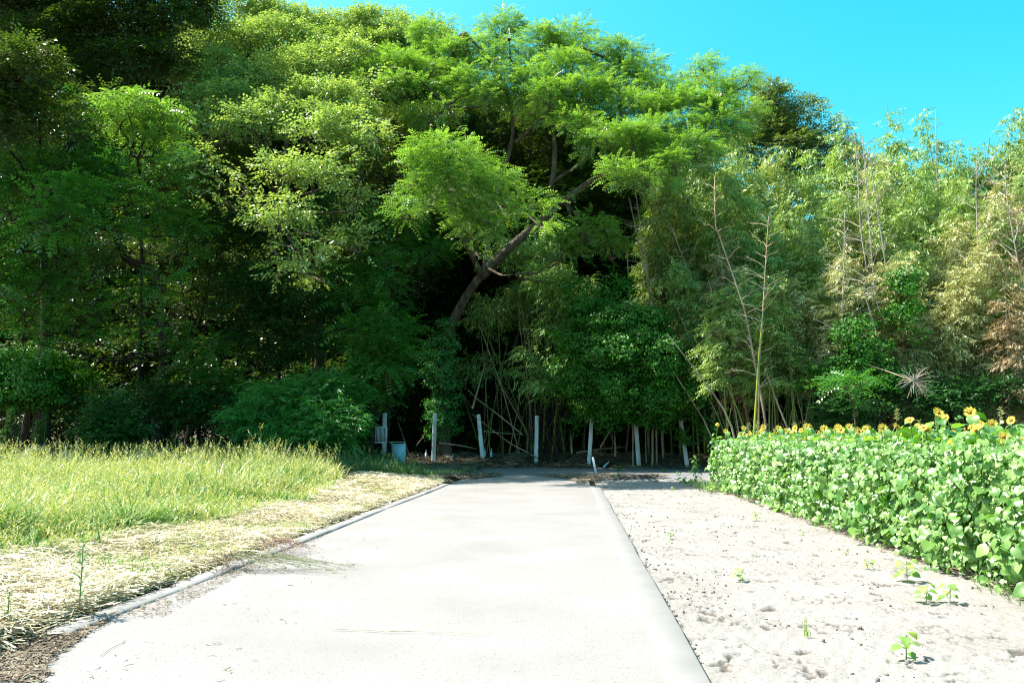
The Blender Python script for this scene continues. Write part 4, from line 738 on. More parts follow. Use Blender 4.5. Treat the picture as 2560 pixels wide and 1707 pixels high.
# ------------------------------------------------------------------ posts, crate, box, stake, sheets, litter
posts = [((962, 1032), (960, 1152), 37.5, .10, 'leftmost concrete post, dim and grey behind the white crate'), ((1087.5, 1034.5), (1084, 1143), 36.2, .088, 'pale concrete post right of the white crate and blue box'),
         ((1196, 1036), (1207, 1148), 36.4, .09, 'pale concrete post leaning left, at the foot of the leaning tree'), ((1342, 1039), (1340.5, 1152), 36.0, .086, 'upright pale concrete post left of the bright slanted cane'),
         ((1479.5, 1045), (1472.5, 1160), 35.2, .086, 'pale concrete post leaning right, behind the small white stake'), ((1588, 1041.6), (1596.5, 1158), 35.0, .092, 'pale concrete post leaning left beside thin pale sticks'),
         ((1701, 1045), (1717, 1157), 34.6, .086, 'most tilted concrete post, wrapped by a vine near the sunflowers')]
for k, (t_, b_, Y_, hw, l) in enumerate(posts):
    T_ = W(*t_, Y_); B_ = W(*b_, Y_ + .03); ax = T_ - B_; L_ = np.linalg.norm(ax); ax /= L_; B2 = B_ - ax * .5
    X_ = unit(np.cross(np.array((math.sin(.3 * k) * .12, 1, 0.)), ax)); Y2 = np.cross(ax, X_); mb = MB(); ch = .018; n_ = 7; rs = np.random.RandomState(k)
    prof = [(-1, -1 + ch / hw), (-1 + ch / hw, -1), (1 - ch / hw, -1), (1, -1 + ch / hw), (1, 1 - ch / hw), (1 - ch / hw, 1), (-1 + ch / hw, 1), (-1, 1 - ch / hw)]
    V = []
    for j in range(n_):
        s = j / (n_ - 1); w = hw * (1.02 - .06 * s)
        for a, b in prof: V.append(B2 + ax * (L_ + .5) * s + X_ * a * w + Y2 * b * w * .8 + rs.randn(3) * .0015)
    q = [(j * 8 + i, j * 8 + (i + 1) % 8, j * 8 + 8 + (i + 1) % 8, j * 8 + 8 + i) for j in range(n_ - 1) for i in range(8)]
    mb.add(V, q); ctop = T_ + ax * .012
    top = V[-8:]; mb.add(list(top) + [ctop + rs.randn(3) * .004], [(i, (i + 1) % 8, 8) for i in range(8)])
    meta(mb.build('concrete_post', M['post']), l, 'post', 'row of concrete posts along the wood')
# vine on the last post
o, _ = make_foliage('post_vine', None, 'vine', M['vine'], [(W(1706, 1085, 34.4), (.13, .12, .25)), (W(1712, 1110, 34.4), (.12, .12, .2))], 970, pad_r=.15, gap=0, dens=5); meta(o, 'sprig of vine clinging to the most tilted post', 'vine')
# slatted white crate
Yc = 34.0; p0, p1 = W(934, 1067, Yc), W(965, 1106, Yc); root = empty('slatted_crate', (p0[0], Yc, float(gz(p0[0], Yc))), 'white slatted plastic crate on end behind the weeds, beside the pale blue box', 'crate')
x0, x1, z0, z1 = p0[0], p1[0], p1[2], p0[2]; d = .32
f = MB(); cz = (z0 + z1) / 2; cx = (x0 + x1) / 2
f.box((cx, Yc, z1), ((x1 - x0) / 2, .02, .022)); f.box((cx, Yc, z0), ((x1 - x0) / 2, .02, .022)); f.box((x0 + .012, Yc, cz), (.014, .02, (z1 - z0) / 2 - .022)); f.box((x1 - .012, Yc, cz), (.014, .02, (z1 - z0) / 2 - .022))
f.box((x0 + .012, Yc + d / 2 + .02, cz), (.012, d / 2, (z1 - z0) / 2)); f.box((x1 - .012, Yc + d / 2 + .02, cz), (.012, d / 2, (z1 - z0) / 2)); f.box((cx, Yc + d / 2 + .02, z0), ((x1 - x0) / 2 - .03, d / 2, .015)); f.build('frame', M['whitepaint'], root)
for k in range(9): MB().box((x0 + .05 + (x1 - x0 - .1) * k / 8, Yc, cz), (.0125, .012, (z1 - z0) / 2 - .023)).build('slat', M['whitepaint'], root)
MB().box((cx, Yc + d + .03, cz), ((x1 - x0) / 2 - .02, .008, (z1 - z0) / 2 - .02)).build('back_panel', M['darkplastic'], root)
# pale blue box
Yb = 32.6; p0, p1 = W(981, 1109, Yb), W(1013.5, 1155, Yb); x0, x1, z0, z1 = p0[0], p1[0], p1[2] - .25, p0[2]; cx = (x0 + x1) / 2; cz = (z0 + z1) / 2
root = empty('blue_box', (cx, Yb, z0), 'pale blue box with a thin rail above its lid, near the cross road', 'box')
f = MB(); f.box((cx, Yb, cz), ((x1 - x0) / 2, .012, (z1 - z0) / 2)); f.build('front_panel', M['bluepaint'], root)
MB().box((cx, Yb - .016, cz + .02), ((x1 - x0) / 2 - .01, .003, .006)).box((x1 - .012, Yb - .016, cz), (.008, .004, (z1 - z0) / 2 - .01)).box((cx + .05, Yb - .016, z1 - .05), (.12, .003, .012)).build('trim', M['whitepaint'], root)
MB().box((cx - .05, Yb + .26, cz), ((x1 - x0) / 2 + .03, .245, (z1 - z0) / 2 - .01)).build('body', M['darkplastic'], root)
rl = MB(); rl.tube([(x0 - .03, Yb + .03, z1 - .01), (x0 - .03, Yb + .03, z1 + .075)], .018, 6).tube([(x1 - .06, Yb + .03, z1 - .01), (x1 - .06, Yb + .03, z1 + .075)], .018, 6).tube([(x0 - .16, Yb + .035, z1 + .07), (x1 - .05, Yb + .035, z1 + .07)], .010, 6); rl.build('rail', M['whitepaint'], root)
# little white stake with dark marks
T_ = W(1482, 1143.6, 29.0); B_ = W(1491, 1187, 29.0); ax = T_ - B_; L_ = np.linalg.norm(ax); ax /= L_; X_ = unit(np.cross((0, 1., 0), ax)); Y2 = np.cross(ax, X_); Rm = np.stack([X_, Y2, ax], 1)
root = empty('marker_stake', tuple(B_), 'small white wooden stake with worn black marks tilted at the road corner', 'stake')
c = (T_ + B_) / 2 - ax * .1; MB().box(c, (.038, .02, L_ / 2 + .1), Rm).add(np.array([c + ax * (L_ / 2 + .1 + .0) + X_ * a * .038 + Y2 * b * .02 for a, b in ((-1, -1), (1, -1), (1, 1), (-1, 1))] + [T_ + ax * .025]), [(i, (i + 1) % 4, 4) for i in range(4)]).build('board', M['whitepaint'], root)
fr = -Y2 if Y2[1] > 0 else Y2; ik = MB()
for s, a, w, h in ((.93, 0, .032, .006), (.84, .2, .006, .03), (.80, -.1, .012, .008), (.75, .3, .012, .010), (.72, .1, .018, .006), (.60, 0, .015, .008), (.47, .1, .022, .008), (.465, .2, .006, .02), (.38, .1, .018, .012), (.27, .5, .006, .03), (.22, .4, .014, .007), (.12, -.2, .012, .010)):
    ik.box(B_ + ax * L_ * s + X_ * a * .038 + fr * .022, (w * .7, .0015, h), Rm, .5)
ik.build('marking', M['ink'], root)
# dark sheets heaped at the wood edge
def sheet(px0, px1, pt, Y_, seed, l):
    a = W(px0, 1120, Y_)[0]; b = W(px1, 1120, Y_)[0]; n1, n2 = 60, 30; g = float(gz((a + b) / 2, Y_)); ht = W(px0, pt, Y_)[2] - g
    def zf(X, Y): s = (X - a) / (b - a); e = np.sin(math.pi * np.clip(s, 0, 1)) ** .6 * np.sin(math.pi * np.clip((Y - Y_ + .9) / 2.0, 0, 1)) ** .5; return g + (ht * (.75 + .2 * noise2(X, Y, seed, 2, 2)) + .03 * np.sin((X + Y * .5 + noise2(X, Y, seed + 2, 2, 1.5) * .6) * 1.0 + (Y) * 22)) * e - .03
    v, f = grid(np.linspace(a, b, n1), np.linspace(Y_ - .9, Y_ + 1.1, n2), zf); meta(mesh_obj('tarpaulin', v, f, M['tarp'], smooth_=True), l, 'tarpaulin', 'dark sheets heaped at the wood edge')
sheet(325, 440, 1092, 26.6, 31, 'rippled dark blue sheet heaped right of the bluish bushy weed'); sheet(150, 250, 1105, 26.8, 33, 'flat dark blue sheet left of the bluish bushy weed'); sheet(55, 125, 1085, 27.0, 35, 'dark blue sheet among narrow weeds near the left edge')
# bottles in the litter
def bottle(px, py, Y_, mat, l, ang, s=1.0):
    p = W(px, py, Y_); p[2] = float(gz(p[0], p[1])) + .05 + (.06 if ang == 0 else 0); d = np.array((math.sin(ang), 0.15, math.cos(ang))); d /= np.linalg.norm(d); t = np.array((0, .02, .12, .17, .20, .21, .24)) * s
    root = empty('plastic_bottle', tuple(p), l, 'bottle', None); MB().tube([p + d * x for x in t], np.array((.030, .034, .034, .028, .014, .013, .013)) * s, 10).build('bottle_body', M[mat], root, True); MB().tube([p + d * (.241 * s), p + d * (.262 * s)], .016 * s, 8).build('cap', M['whitepaint'], root)
bottle(1573, 1160, 34.7, 'petgreen', 'green plastic bottle lying in litter before the fifth post', 1.5, 1.5); bottle(1065, 1136, 36.6, 'pet', 'pale bottle standing between box and first clear post', 0, 1.7); bottle(1508, 1152, 35.0, 'pet', 'bluish bottle lying right of the white stake', .8, 1.3)
bottle(1212, 1116, 37.0, 'pet', 'clear bottle left of the pair just right of the leaning post', 0, 1.5); bottle(1228, 1118, 36.8, 'pet', 'clear bottle right of the pair just right of the leaning post', 0, 1.5); bottle(1729, 1158, 34.0, 'pet', 'clear bottle lying at the foot of the most tilted post', 1.2, 1.5); bottle(1128, 1138, 36.6, 'pet', 'small bluish bottle in the litter left of the leaning post', .3, 1.1)

# ------------------------------------------------------------------ stuff: grass, straw, litter
def in_poly(x, y, poly):
    ins = np.zeros(len(x), bool); n = len(poly)
    for i in range(n):
        (x1, y1), (x2, y2) = poly[i], poly[(i + 1) % n]; c = ((y1 > y) != (y2 > y)) & (x < (x2 - x1) * (y - y1) / (y2 - y1 + 1e-12) + x1); ins ^= c
    return ins
def scatter(poly, n, rs, power=1.0):
    P = np.array(poly); lo, hi = P.min(0), P.max(0); out = np.zeros((0, 2))
    while len(out) < n:
        m = n * 2; y = lo[1] + (hi[1] - lo[1]) * rs.rand(m) if power == 0 else None
        if y is None:
            a, b = max(lo[1], .5) ** (1 - power) if power != 1 else math.log(max(lo[1], .5)), hi[1] ** (1 - power) if power != 1 else math.log(hi[1]); u = a + (b - a) * rs.rand(m); y = np.exp(u) if power == 1 else u ** (1 / (1 - power))
        x = lo[0] + (hi[0] - lo[0]) * rs.rand(m); k = in_poly(x, y, poly) & (np.abs(x) < .70 * y + 1.2); out = np.vstack([out, np.stack([x[k], y[k]], -1)])
    return out[:n]
def blades(P, h, lean, w, az, rs, segs=3, curl=1.0):
    """P (n,3); bent tapering strips"""
    n = len(P); t = np.linspace(0, 1, segs + 1); dx = np.cos(az); dy = np.sin(az); sx, sy = -dy, dx; tw = rs.uniform(-.6, .6, n); V = []
    for k, s in enumerate(t):
        out = lean * h * s ** 1.8; up = h * (s - .32 * curl * lean * s ** 2.5); c = P + np.stack([dx * out, dy * out, up], -1); ww = w * (1 - s ** 2 * .96) * .5
        sd = np.stack([sx * np.cos(tw) + dx * np.sin(tw), sy * np.cos(tw) + dy * np.sin(tw), np.zeros(n)], -1) * ww[:, None]
        V += [c - sd, c + sd]
    V = np.stack(V, 1); m = 2 * (segs + 1); b = (np.arange(n) * m)[:, None, None]; q = np.array([(2 * k, 2 * k + 1, 2 * k + 3, 2 * k + 2) for k in range(segs)])[None]
    return V.reshape(-1, 3), (b + q).reshape(-1, 4), m
def grass_field(name, poly, n, hfun, mat, seed, clump=.5, wr=(.007, .016), dry=.35, label=None, heads=0, power=1.0, lean=(.15, .9), kind='stuff'):
    rs = np.random.RandomState(seed); xy = scatter(poly, n, rs, power)
    nz = noise2(xy[:, 0], xy[:, 1], seed, 3, 1.1); nz2 = noise2(xy[:, 0], xy[:, 1], seed + 5, 3, 3.0)
    P = np.stack([xy[:, 0], xy[:, 1], gz(xy[:, 0], xy[:, 1]) - .02], -1); h = hfun(xy[:, 0], xy[:, 1]) * rs.uniform(.45, 1.1, n) * (1 + .18 * nz)
    az = 6.28 * rs.rand(n) * .7 + 1.2 * nz2; w = rs.uniform(*wr, n) * np.maximum(1, xy[:, 1] / 15)
    V, q, m = blades(P, h, rs.uniform(*lean, n), w, az, rs); tint = np.clip(dry + .25 * nz + .22 * nz2 + rs.randn(n) * .2, 0, .98); tn = np.repeat(tint, m).reshape(n, m); tn = np.clip(tn + np.linspace(-.12, .16, m)[None], 0, 1).ravel()
    Vs = [V]; Qs = [q]; Ts = [tn]; off = len(V)
    if heads:
        xy = scatter(poly, heads, rs, power); hh = hfun(xy[:, 0], xy[:, 1]) * rs.uniform(.85, 1.32, heads); P = np.stack([xy[:, 0], xy[:, 1], gz(xy[:, 0], xy[:, 1])], -1); az = rs.rand(heads) * 6.28; ln = rs.uniform(.05, .55, heads)
        V, q, m = blades(P, hh, ln, np.full(heads, .006) * np.maximum(1, xy[:, 1] / 14), az, rs, 3, .6); Vs.append(V); Qs.append(q + off); Ts.append(np.full(len(V), .72)); off += len(V)
        tip = P + np.stack([np.cos(az) * ln * hh, np.sin(az) * ln * hh, hh * (1 - .19 * ln)], -1); nb = 9; tb = np.tile(np.linspace(-.16, .03, nb), heads).reshape(heads, nb)
        base = tip[:, None, :] + np.stack([np.cos(az)[:, None] * tb * ln[:, None] * 1.6, np.sin(az)[:, None] * tb * ln[:, None] * 1.6, tb * .8], -1) * rs.uniform(.7, 1.3, (heads, 1, 1))
        base = base.reshape(-1, 3); n2 = len(base); a = rs.rand(n2) * 6.28; D = unit(np.stack([np.cos(a), np.sin(a), rs.uniform(.1, 1.4, n2)], -1)); Sd = unit(np.cross(D, rs.randn(n2, 3))); L_ = rs.uniform(.02, .055, n2)[:, None]; w2 = .006 * np.maximum(1, np.repeat(xy[:, 1], nb) / 14)[:, None]
        V = np.stack([base, base + D * L_ * .5 + Sd * w2, base + D * L_, base + D * L_ * .5 - Sd * w2], 1).reshape(-1, 3); Vs.append(V); Qs.append(np.arange(len(V)).reshape(-1, 4) + off); Ts.append(np.repeat(rs.uniform(.7, 1, n2), 4))
    o = mesh_obj(name, np.concatenate(Vs), np.concatenate(Qs), mat, None, np.clip(np.concatenate(Ts), 0, 1)); return meta(o, label, 'grass', None, kind)
grass_poly = [(-5.35, 7.4), (-4.75, 8.6), (-4.75, 10.3), (-4.3, 11.6), (-4.35, 13.2), (-4.0, 15), (-4.1, 18), (-4.5, 21), (-5.0, 23.6), (-5.4, 25.2), (-19, 25.6), (-19, 7), (-5.8, 6.9)]
edge_d = lambda x, y: smooth(-3.9, -5.9, x - .0)
grass_field('tall_grass', grass_poly, 88000, lambda x, y: (.50 + .12 * smooth(8, 22, y)) * (.35 + .65 * smooth(-4.0, -6.6, x + .5 * noise2(x, y, 78, 2, 1.3))) * (1 + .55 * noise2(x, y, 77, 3, 3.4)) * (1 + .25 * noise2(x, y, 79, 2, .7)), M['grass'], 41, dry=.40, label='tall yellow green grass gone to seed filling the left field', heads=6500, power=.8, wr=(.011, .036), lean=(.2, 1.6))
grass_field('tall_grass_stems', [(-4.6, 20), (-4.9, 25), (-19, 25.6), (-19, 20)], 600, lambda x, y: .88 + 0 * x, M['grass'], 42, dry=.8, label='long straw coloured seed stems standing above the far grass', heads=420, wr=(.004, .008), power=0)
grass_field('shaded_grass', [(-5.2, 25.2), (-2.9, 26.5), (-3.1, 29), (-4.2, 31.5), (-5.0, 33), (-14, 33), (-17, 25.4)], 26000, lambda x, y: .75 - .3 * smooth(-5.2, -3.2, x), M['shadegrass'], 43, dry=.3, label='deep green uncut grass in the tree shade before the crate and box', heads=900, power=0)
grass_field('sparse_grass', [(-3.4, 26.5), (-1.2, 29.0), (-1.5, 33.2), (-5.2, 33.5), (-4.2, 28)], 5200, lambda x, y: .30 + 0 * x, M['grass'], 44, dry=.6, label='sparse dry grass tufts at the left end of the cross road', power=0, lean=(.3, 1.3))
def straw(name, polys, seed, mat, label, lr=(.10, .38), wr=(.003, .008), zr=.06, tint=(.25, 1), cat='straw', flat=.25, hf=None, scale_y=True):
    rs = np.random.RandomState(seed); Vs = []; Qs = []; Ts = []; off = 0
    for poly, n, pw in polys:
        xy = scatter(poly, n, rs, pw); nz = noise2(xy[:, 0], xy[:, 1], seed, 3, 1.6); z = (hf(xy[:, 0], xy[:, 1]) if hf is not None else gz(xy[:, 0], xy[:, 1])) + rs.rand(n) ** 2 * zr * (1 + .7 * nz) + .006
        L_ = rs.uniform(*lr, n); a = rs.rand(n) * 6.28; D = np.stack([np.cos(a), np.sin(a), rs.uniform(-.5, .9, n) * flat], -1); w = rs.uniform(*wr, n) * (np.maximum(1, xy[:, 1] / 12) if scale_y else 1); up = np.stack([-np.sin(a), np.cos(a), rs.uniform(-.8, .8, n)], -1); up = unit(up) * w[:, None]
        P = np.stack([xy[:, 0], xy[:, 1], z], -1); bend = rs.randn(n, 3) * L_[:, None] * np.array((.16, .16, .06)); A = P - D * L_[:, None] * .5; B = P + bend; C = P + D * L_[:, None] * .5; A[:, 2] = np.maximum(A[:, 2], z - .03); C[:, 2] = np.maximum(C[:, 2], z - .03)
        V = np.stack([A - up, A + up, B + up, B - up, C + up * .4, C - up * .4], 1).reshape(-1, 3); b = (np.arange(n) * 6)[:, None, None]; q = (b + np.array([(0, 1, 2, 3), (3, 2, 4, 5)])[None]).reshape(-1, 4) + off
        Vs.append(V); Qs.append(q); Ts.append(np.repeat(np.clip(tint[0] + (tint[1] - tint[0]) * (rs.rand(n) * .8 + .1 + .22 * nz), 0, 1), 6)); off += len(V)
    return meta(mesh_obj(name, np.concatenate(Vs), np.concatenate(Qs), mat, None, np.concatenate(Ts)), label, cat, None, 'stuff')
def kl(v, u=-3.93): return (u + v * TX, v)
st_poly = [kl(5.0, -3.6), kl(7.0), kl(8.4), kl(9.0, -3.55), kl(9.6, -3.8), kl(11), kl(14), kl(18), kl(22), kl(25.5), (-2.6, 27), (-5.0, 25.4), (-4.6, 21), (-4.2, 16), (-4.6, 12.4), (-4.9, 10.0), (-5.4, 8.2), (-7.5, 7.2), (-7.5, 5)]
straw('cut_straw', [(st_poly, 52000, 1.1)], 51, M['straw'], 'pale cut straw lying between the tall grass and the kerb', tint=(.18, 1.0), zr=.09)
grass_field('stubble', st_poly, 12000, lambda x, y: .13 * (1 + .8 * noise2(x, y, 80, 2, 1.6)), M['grass'], 52, dry=.42, label='short yellow stubble growing through the cut straw', power=1.0, lean=(.3, 1.2))
bank = [(-3.2, 34.6), (8.5, 33.6), (9.5, 35.5), (4, 38.5), (-4, 39.5), (-7, 36)]
straw('bank_litter', [(bank, 26000, 0), ([(-4.5, 30), (-1.0, 30.0), (-1.4, 34.5), (-5, 35)], 5000, 0)], 53, M['litter'], 'brown fallen bamboo leaves and twigs covering the bank under the posts', lr=(.10, .5), wr=(.008, .016), zr=.22, cat='litter', tint=(.05, 1), flat=.5, scale_y=False)
straw('road_end_litter', [([(2.0, 24.5), (3.1, 27.2), (5.5, 28.0), (5.2, 28.9), (.8, 28.9), (1.9, 27.2)], 3600, 0), ([(-2.4, 26.5), (-1.3, 27), (-.3, 29), (-.9, 30.2), (-2.6, 29.2)], 2600, 0)], 54, M['litter'], 'brown leaf litter drifted over the far road corners', lr=(.05, .25), wr=(.006, .014), zr=.04, cat='litter', tint=(.1, 1), hf=lambda x, y: np.maximum(hgt(x, y), .0) + .075, scale_y=False)
straw('dirt_litter', [([(-4.2, 4.9), (-2.75, 4.9), (-3.0, 5.4), (-3.15, 6.3), (-3.2, 6.7), (-3.5, 6.3), (-4.4, 6.0)], 5200, 0)], 55, M['litter'], 'dark crumbled leaf litter at the near end of the kerb', lr=(.02, .12), wr=(.002, .007), zr=.03, cat='litter', tint=(.0, 1), hf=lambda x, y: 0 * x + .055 + .11 * smooth(-3.4, -3.7, x), scale_y=False)
grass_field('trodden_grass', [(-4.6, 5.0), (-3.3, 5.0), (-3.35, 5.9), (-3.6, 6.6), (-4.6, 6.6)], 700, lambda x, y: .14 + 0 * x, M['shadegrass'], 59, dry=.6, label='trodden weeds growing through the litter at the near kerb end', power=0, lean=(.6, 1.6))
straw('gutter_litter', [([kl(6.6, -3.69), kl(12, -3.69), kl(12, -3.62), kl(8.4, -3.45), kl(6.6, -3.3)], 900, 0), ([kl(3.5, -3.1), kl(12, -3.3), kl(12, -2.6), kl(3.5, -1.8)], 130, 0)], 56, M['litter'], 'thin scatter of leaf crumbs in the road gutter', lr=(.015, .07), wr=(.002, .005), zr=.01, cat='litter', tint=(.1, 1), hf=lambda x, y: 0 * x + .058, scale_y=False)
straw('field_litter', [([RP(4.25, 4.5)[:2], RP(4.1, 12)[:2], RP(4.0, 23)[:2], RP(4.9, 23)[:2], RP(5.0, 4.5)[:2]], 5000, .9)], 57, M['litter'], 'dry leaf litter along the foot of the sunflower field', lr=(.04, .18), wr=(.003, .009), zr=.06, cat='litter', tint=(.1, 1), hf=lambda x, y: hgt(x, y) * .9, scale_y=False)

# clods of soil
rs = np.random.RandomState(61); mb = MB()
ico = np.array([(0, 0, 1), (.894, 0, .447), (.276, .851, .447), (-.724, .526, .447), (-.724, -.526, .447), (.276, -.851, .447), (.724, .526, -.447), (-.276, .851, -.447), (-.894, 0, -.447), (-.276, -.851, -.447), (.724, -.526, -.447), (0, 0, -1)])
icf = np.array([(0, 1, 2), (0, 2, 3), (0, 3, 4), (0, 4, 5), (0, 5, 1), (1, 6, 2), (2, 6, 7), (2, 7, 3), (3, 7, 8), (3, 8, 4), (4, 8, 9), (4, 9, 5), (5, 9, 10), (5, 10, 1), (1, 10, 6), (6, 11, 7), (7, 11, 8), (8, 11, 9), (9, 11, 10), (10, 11, 6)])
for k in range(5200):
    u = 0.86 + 3.4 * rs.rand() ** (1.5 if k % 3 else 3); v_ = math.exp(rs.uniform(math.log(3.4), math.log(24))); s = .003 + .014 * rs.rand() ** 5
    if noise2(np.array(u), np.array(v_), 62, 4, 3.7) < .25: continue
    z = float(soilz(np.array([u]), np.array([v_]))[0]); p = np.array(RP(u, v_, z + s * .3)); mb.add(p + ico * (s * rs.uniform(.7, 1.4, 3)) * rs.uniform(.7, 1.3, (12, 1)), icf)
meta(mb.build('soil_clods', SOIL), 'small crumbled clods scattered over the dry soil', 'soil', None, 'stuff')

# ------------------------------------------------------------------ sunflower field
def heart(n=7):
    """heart leaf outline of unit length along +x with a folded, drooping blade: verts, quads/tris as quads"""
    t = np.array((0, .06, .22, .45, .7, .9, 1.0)); w = np.array((.10, .36, .50, .47, .30, .11, 0)); back = np.array((-.10, -.10, -.02, 0, 0, 0, 0))
    z = -.05 - .42 * t ** 2.0; mid = np.stack([t, 0 * t, z], -1); V = []
    for sd in (1, -1):
        V.append(np.stack([t + back, sd * w * .55, z + w * .18], -1)); V.append(np.stack([t + back * 1.6, sd * w, z + w * .16 + .03 * np.sin(t * 17)], -1))
    A = np.concatenate([mid] + V); q = []
    for k in range(6):
        for s, (a, b) in enumerate(((7, 14), (21, 28))):
            q.append((k, k + 1, a + k + 1, a + k) if s == 0 else (k + 1, k, a + k, a + k + 1)); q.append((a + k, a + k + 1, b + k + 1, b + k) if s == 0 else (a + k + 1, a + k, b + k, b + k + 1))
    return A, np.array(q)
HV, HQ = heart()
def hearts(P, D, N_, S_, rs, tint=None, asp=1.0):
    D = unit(D); B = unit(np.cross(N_, D)); C = np.cross(D, B); n = len(P); V = P[:, None] + S_[:, None, None] * (HV[None, :, 0:1] * D[:, None] + HV[None, :, 1:2] * B[:, None] * asp + HV[None, :, 2:3] * C[:, None] * rs.uniform(.3, 1.5, (n, 1, 1)))
    q = (HQ[None] + (np.arange(n) * len(HV))[:, None, None]).reshape(-1, 4); t = rs.rand(n) if tint is None else tint
    return V.reshape(-1, 3), q, np.repeat(t, len(HV))
def flower(parent, c, nrm, s, rs, part=True):
    """head: green back, brown disc, petals as a child"""
    nrm = unit(np.array(nrm, float)); a = unit(np.cross(nrm, (0.1, .2, 1.))); b = np.cross(nrm, a); k = 14; mb = MB()
    rings = [(0, .35), (.30, .30), (.62, .20), (.85, .04), (1.0, -.10)]; V = [c + nrm * .02]; Q = []
    prof = [(.02, .022), (.5, .020), (.85, .010), (1.0, 0), (.9, -.014), (.4, -.028), (.05, -.030)]
    ring = np.array([[c + s * .33 * r * (math.cos(t) * a + math.sin(t) * b) + nrm * h for t in np.arange(k) * 2 * math.pi / k] for r, h in prof]).reshape(-1, 3)
    q = [(i * k + j, i * k + (j + 1) % k, (i + 1) * k + (j + 1) % k, (i + 1) * k + j) for i in range(len(prof) - 1) for j in range(k)]
    mb.add(ring, q); h_ = mb.build('flower_head', M['disc'], parent)
    pm = MB(); np_ = 22
    for j in range(np_ * 2):
        t = j * 2 * math.pi / np_ / 1.0 + rs.randn() * .08 + (.14 if j >= np_ else 0); d = math.cos(t) * a + math.sin(t) * b; sd = unit(np.cross(d, nrm)); L_ = s * .62 * rs.uniform(.8, 1.15); up = nrm * L_ * rs.uniform(-.1, .35); p = c + d * s * .31 + nrm * (.002 if j < np_ else .006)
        pm.add([p, p + d * L_ * .5 + sd * s * .11 + up * .6, p + d * L_ + up, p + d * L_ * .5 - sd * s * .11 + up * .6], [(0, 1, 2, 3)], rs.rand())
    o = pm.build('petals', M['petal'], h_); o['kind'] = 'stuff'
    return h_
def sunflower_proto(H, seed, head=True, nrm=(-.45, -.8, .3), hs=.16, nl=30, lo=.12):
    rs = np.random.RandomState(seed); root = empty('sunflower', (0, 0, 0), 'tmp', 'sunflower'); j = rs.randn(2) * .05
    P = np.array([(0, 0, -.1), (j[0], j[1], H * .5), (j[0] * 1.5, j[1] * 1.5, H * .97), (j[0] * 1.5 + nrm[0] * .05, j[1] * 1.5 + nrm[1] * .05, H)])
    st = MB(); st.tube(P, (.014, .011, .008, .007), 6)
    z = lo + (H * .96 - lo) * (np.arange(nl) + rs.rand(nl)) / nl; a = np.arange(nl) * 2.4 + rs.randn(nl) * .4; pl = rs.uniform(.08, .22, nl) * (1.1 - .5 * z / H); el = rs.uniform(.1, .9, nl)
    base = np.stack([np.interp(z, P[:, 2], P[:, 0]), np.interp(z, P[:, 2], P[:, 1]), z], -1); out = np.stack([np.cos(a), np.sin(a), 0 * a], -1); tip = base + out * pl[:, None] + np.stack([0 * a, 0 * a, pl * el], -1)
    for k in range(nl): st.tube([base[k], (base[k] + tip[k]) / 2 + (0, 0, .01), tip[k]], (.004, .0035, .003), 3, .5, False)
    S_ = rs.uniform(.09, .225, nl) * (1.05 - .35 * np.abs(z / H - .55) * 1.4); Dd = out + np.stack([rs.randn(nl) * .3, rs.randn(nl) * .3, -rs.uniform(.1, 1.3, nl)], -1); Nn = np.stack([0 * a, 0 * a, 1 + 0 * a], -1) + out * .7 + rs.randn(nl, 3) * .25
    v, q, t = hearts(tip, Dd, Nn, S_, rs); mesh_obj('foliage', v, q, M['flowerleaf'], root, t, True)
    # small bud leaves and side shoots between the big leaves
    m = nl * 2; z2 = lo + (H - lo) * rs.rand(m); a2 = rs.rand(m) * 6.28; r2 = rs.uniform(.05, .26, m); P2 = np.stack([np.cos(a2) * r2, np.sin(a2) * r2, z2], -1); v, q, t = hearts(P2, np.stack([np.cos(a2), np.sin(a2), -rs.rand(m)], -1), rs.randn(m, 3) * .5 + np.array((0, 0, 1.)), rs.uniform(.03, .07, m), rs)
    mesh_obj('side_leaves', v, q, M['flowerleaf'], root, t, True)
    st.build('stem', M['stem'], root)
    if head: flower(root, P[-1] + np.array(nrm) * .03, nrm, hs * .63, rs)
    return root
SP = [sunflower_proto(1.50, 1000, False, nl=34), sunflower_proto(1.44, 1001, False, nl=34), sunflower_proto(1.40, 1002, False, nl=36), sunflower_proto(1.62, 1003, True, (-.3, -.9, .25), 0.120), sunflower_proto(1.58, 1004, True, (-.9, -.3, .3), 0.112), sunflower_proto(1.66, 1005, True, (.1, -.8, .5), 0.128), sunflower_proto(1.56, 1006, True, (-.6, -.2, .7), 0.104), sunflower_proto(1.60, 1007, True, (.8, -.1, .4), 0.120)]
spots = []
rf = random.Random(12); v_ = 4.9; row = 0
while v_ < 23.6:
    u = 4.42 + .05 * math.sin(v_ * 2) + (.10 if row % 2 else 0); ncol = 0; step = .34 + .012 * v_
    umax = min(13.5, .66 * v_ - v_ * TX + 1.4)
    while u < umax:
        far_in = u - 4.4
        spots.append((u + rf.uniform(-.07, .07), v_ + rf.uniform(-.1, .1), ncol)); u += (.36 if ncol < 2 else .52 + .02 * v_) ; ncol += 1
    v_ += step; row += 1
print('SUNFLOWERS', len(spots))
first = set()
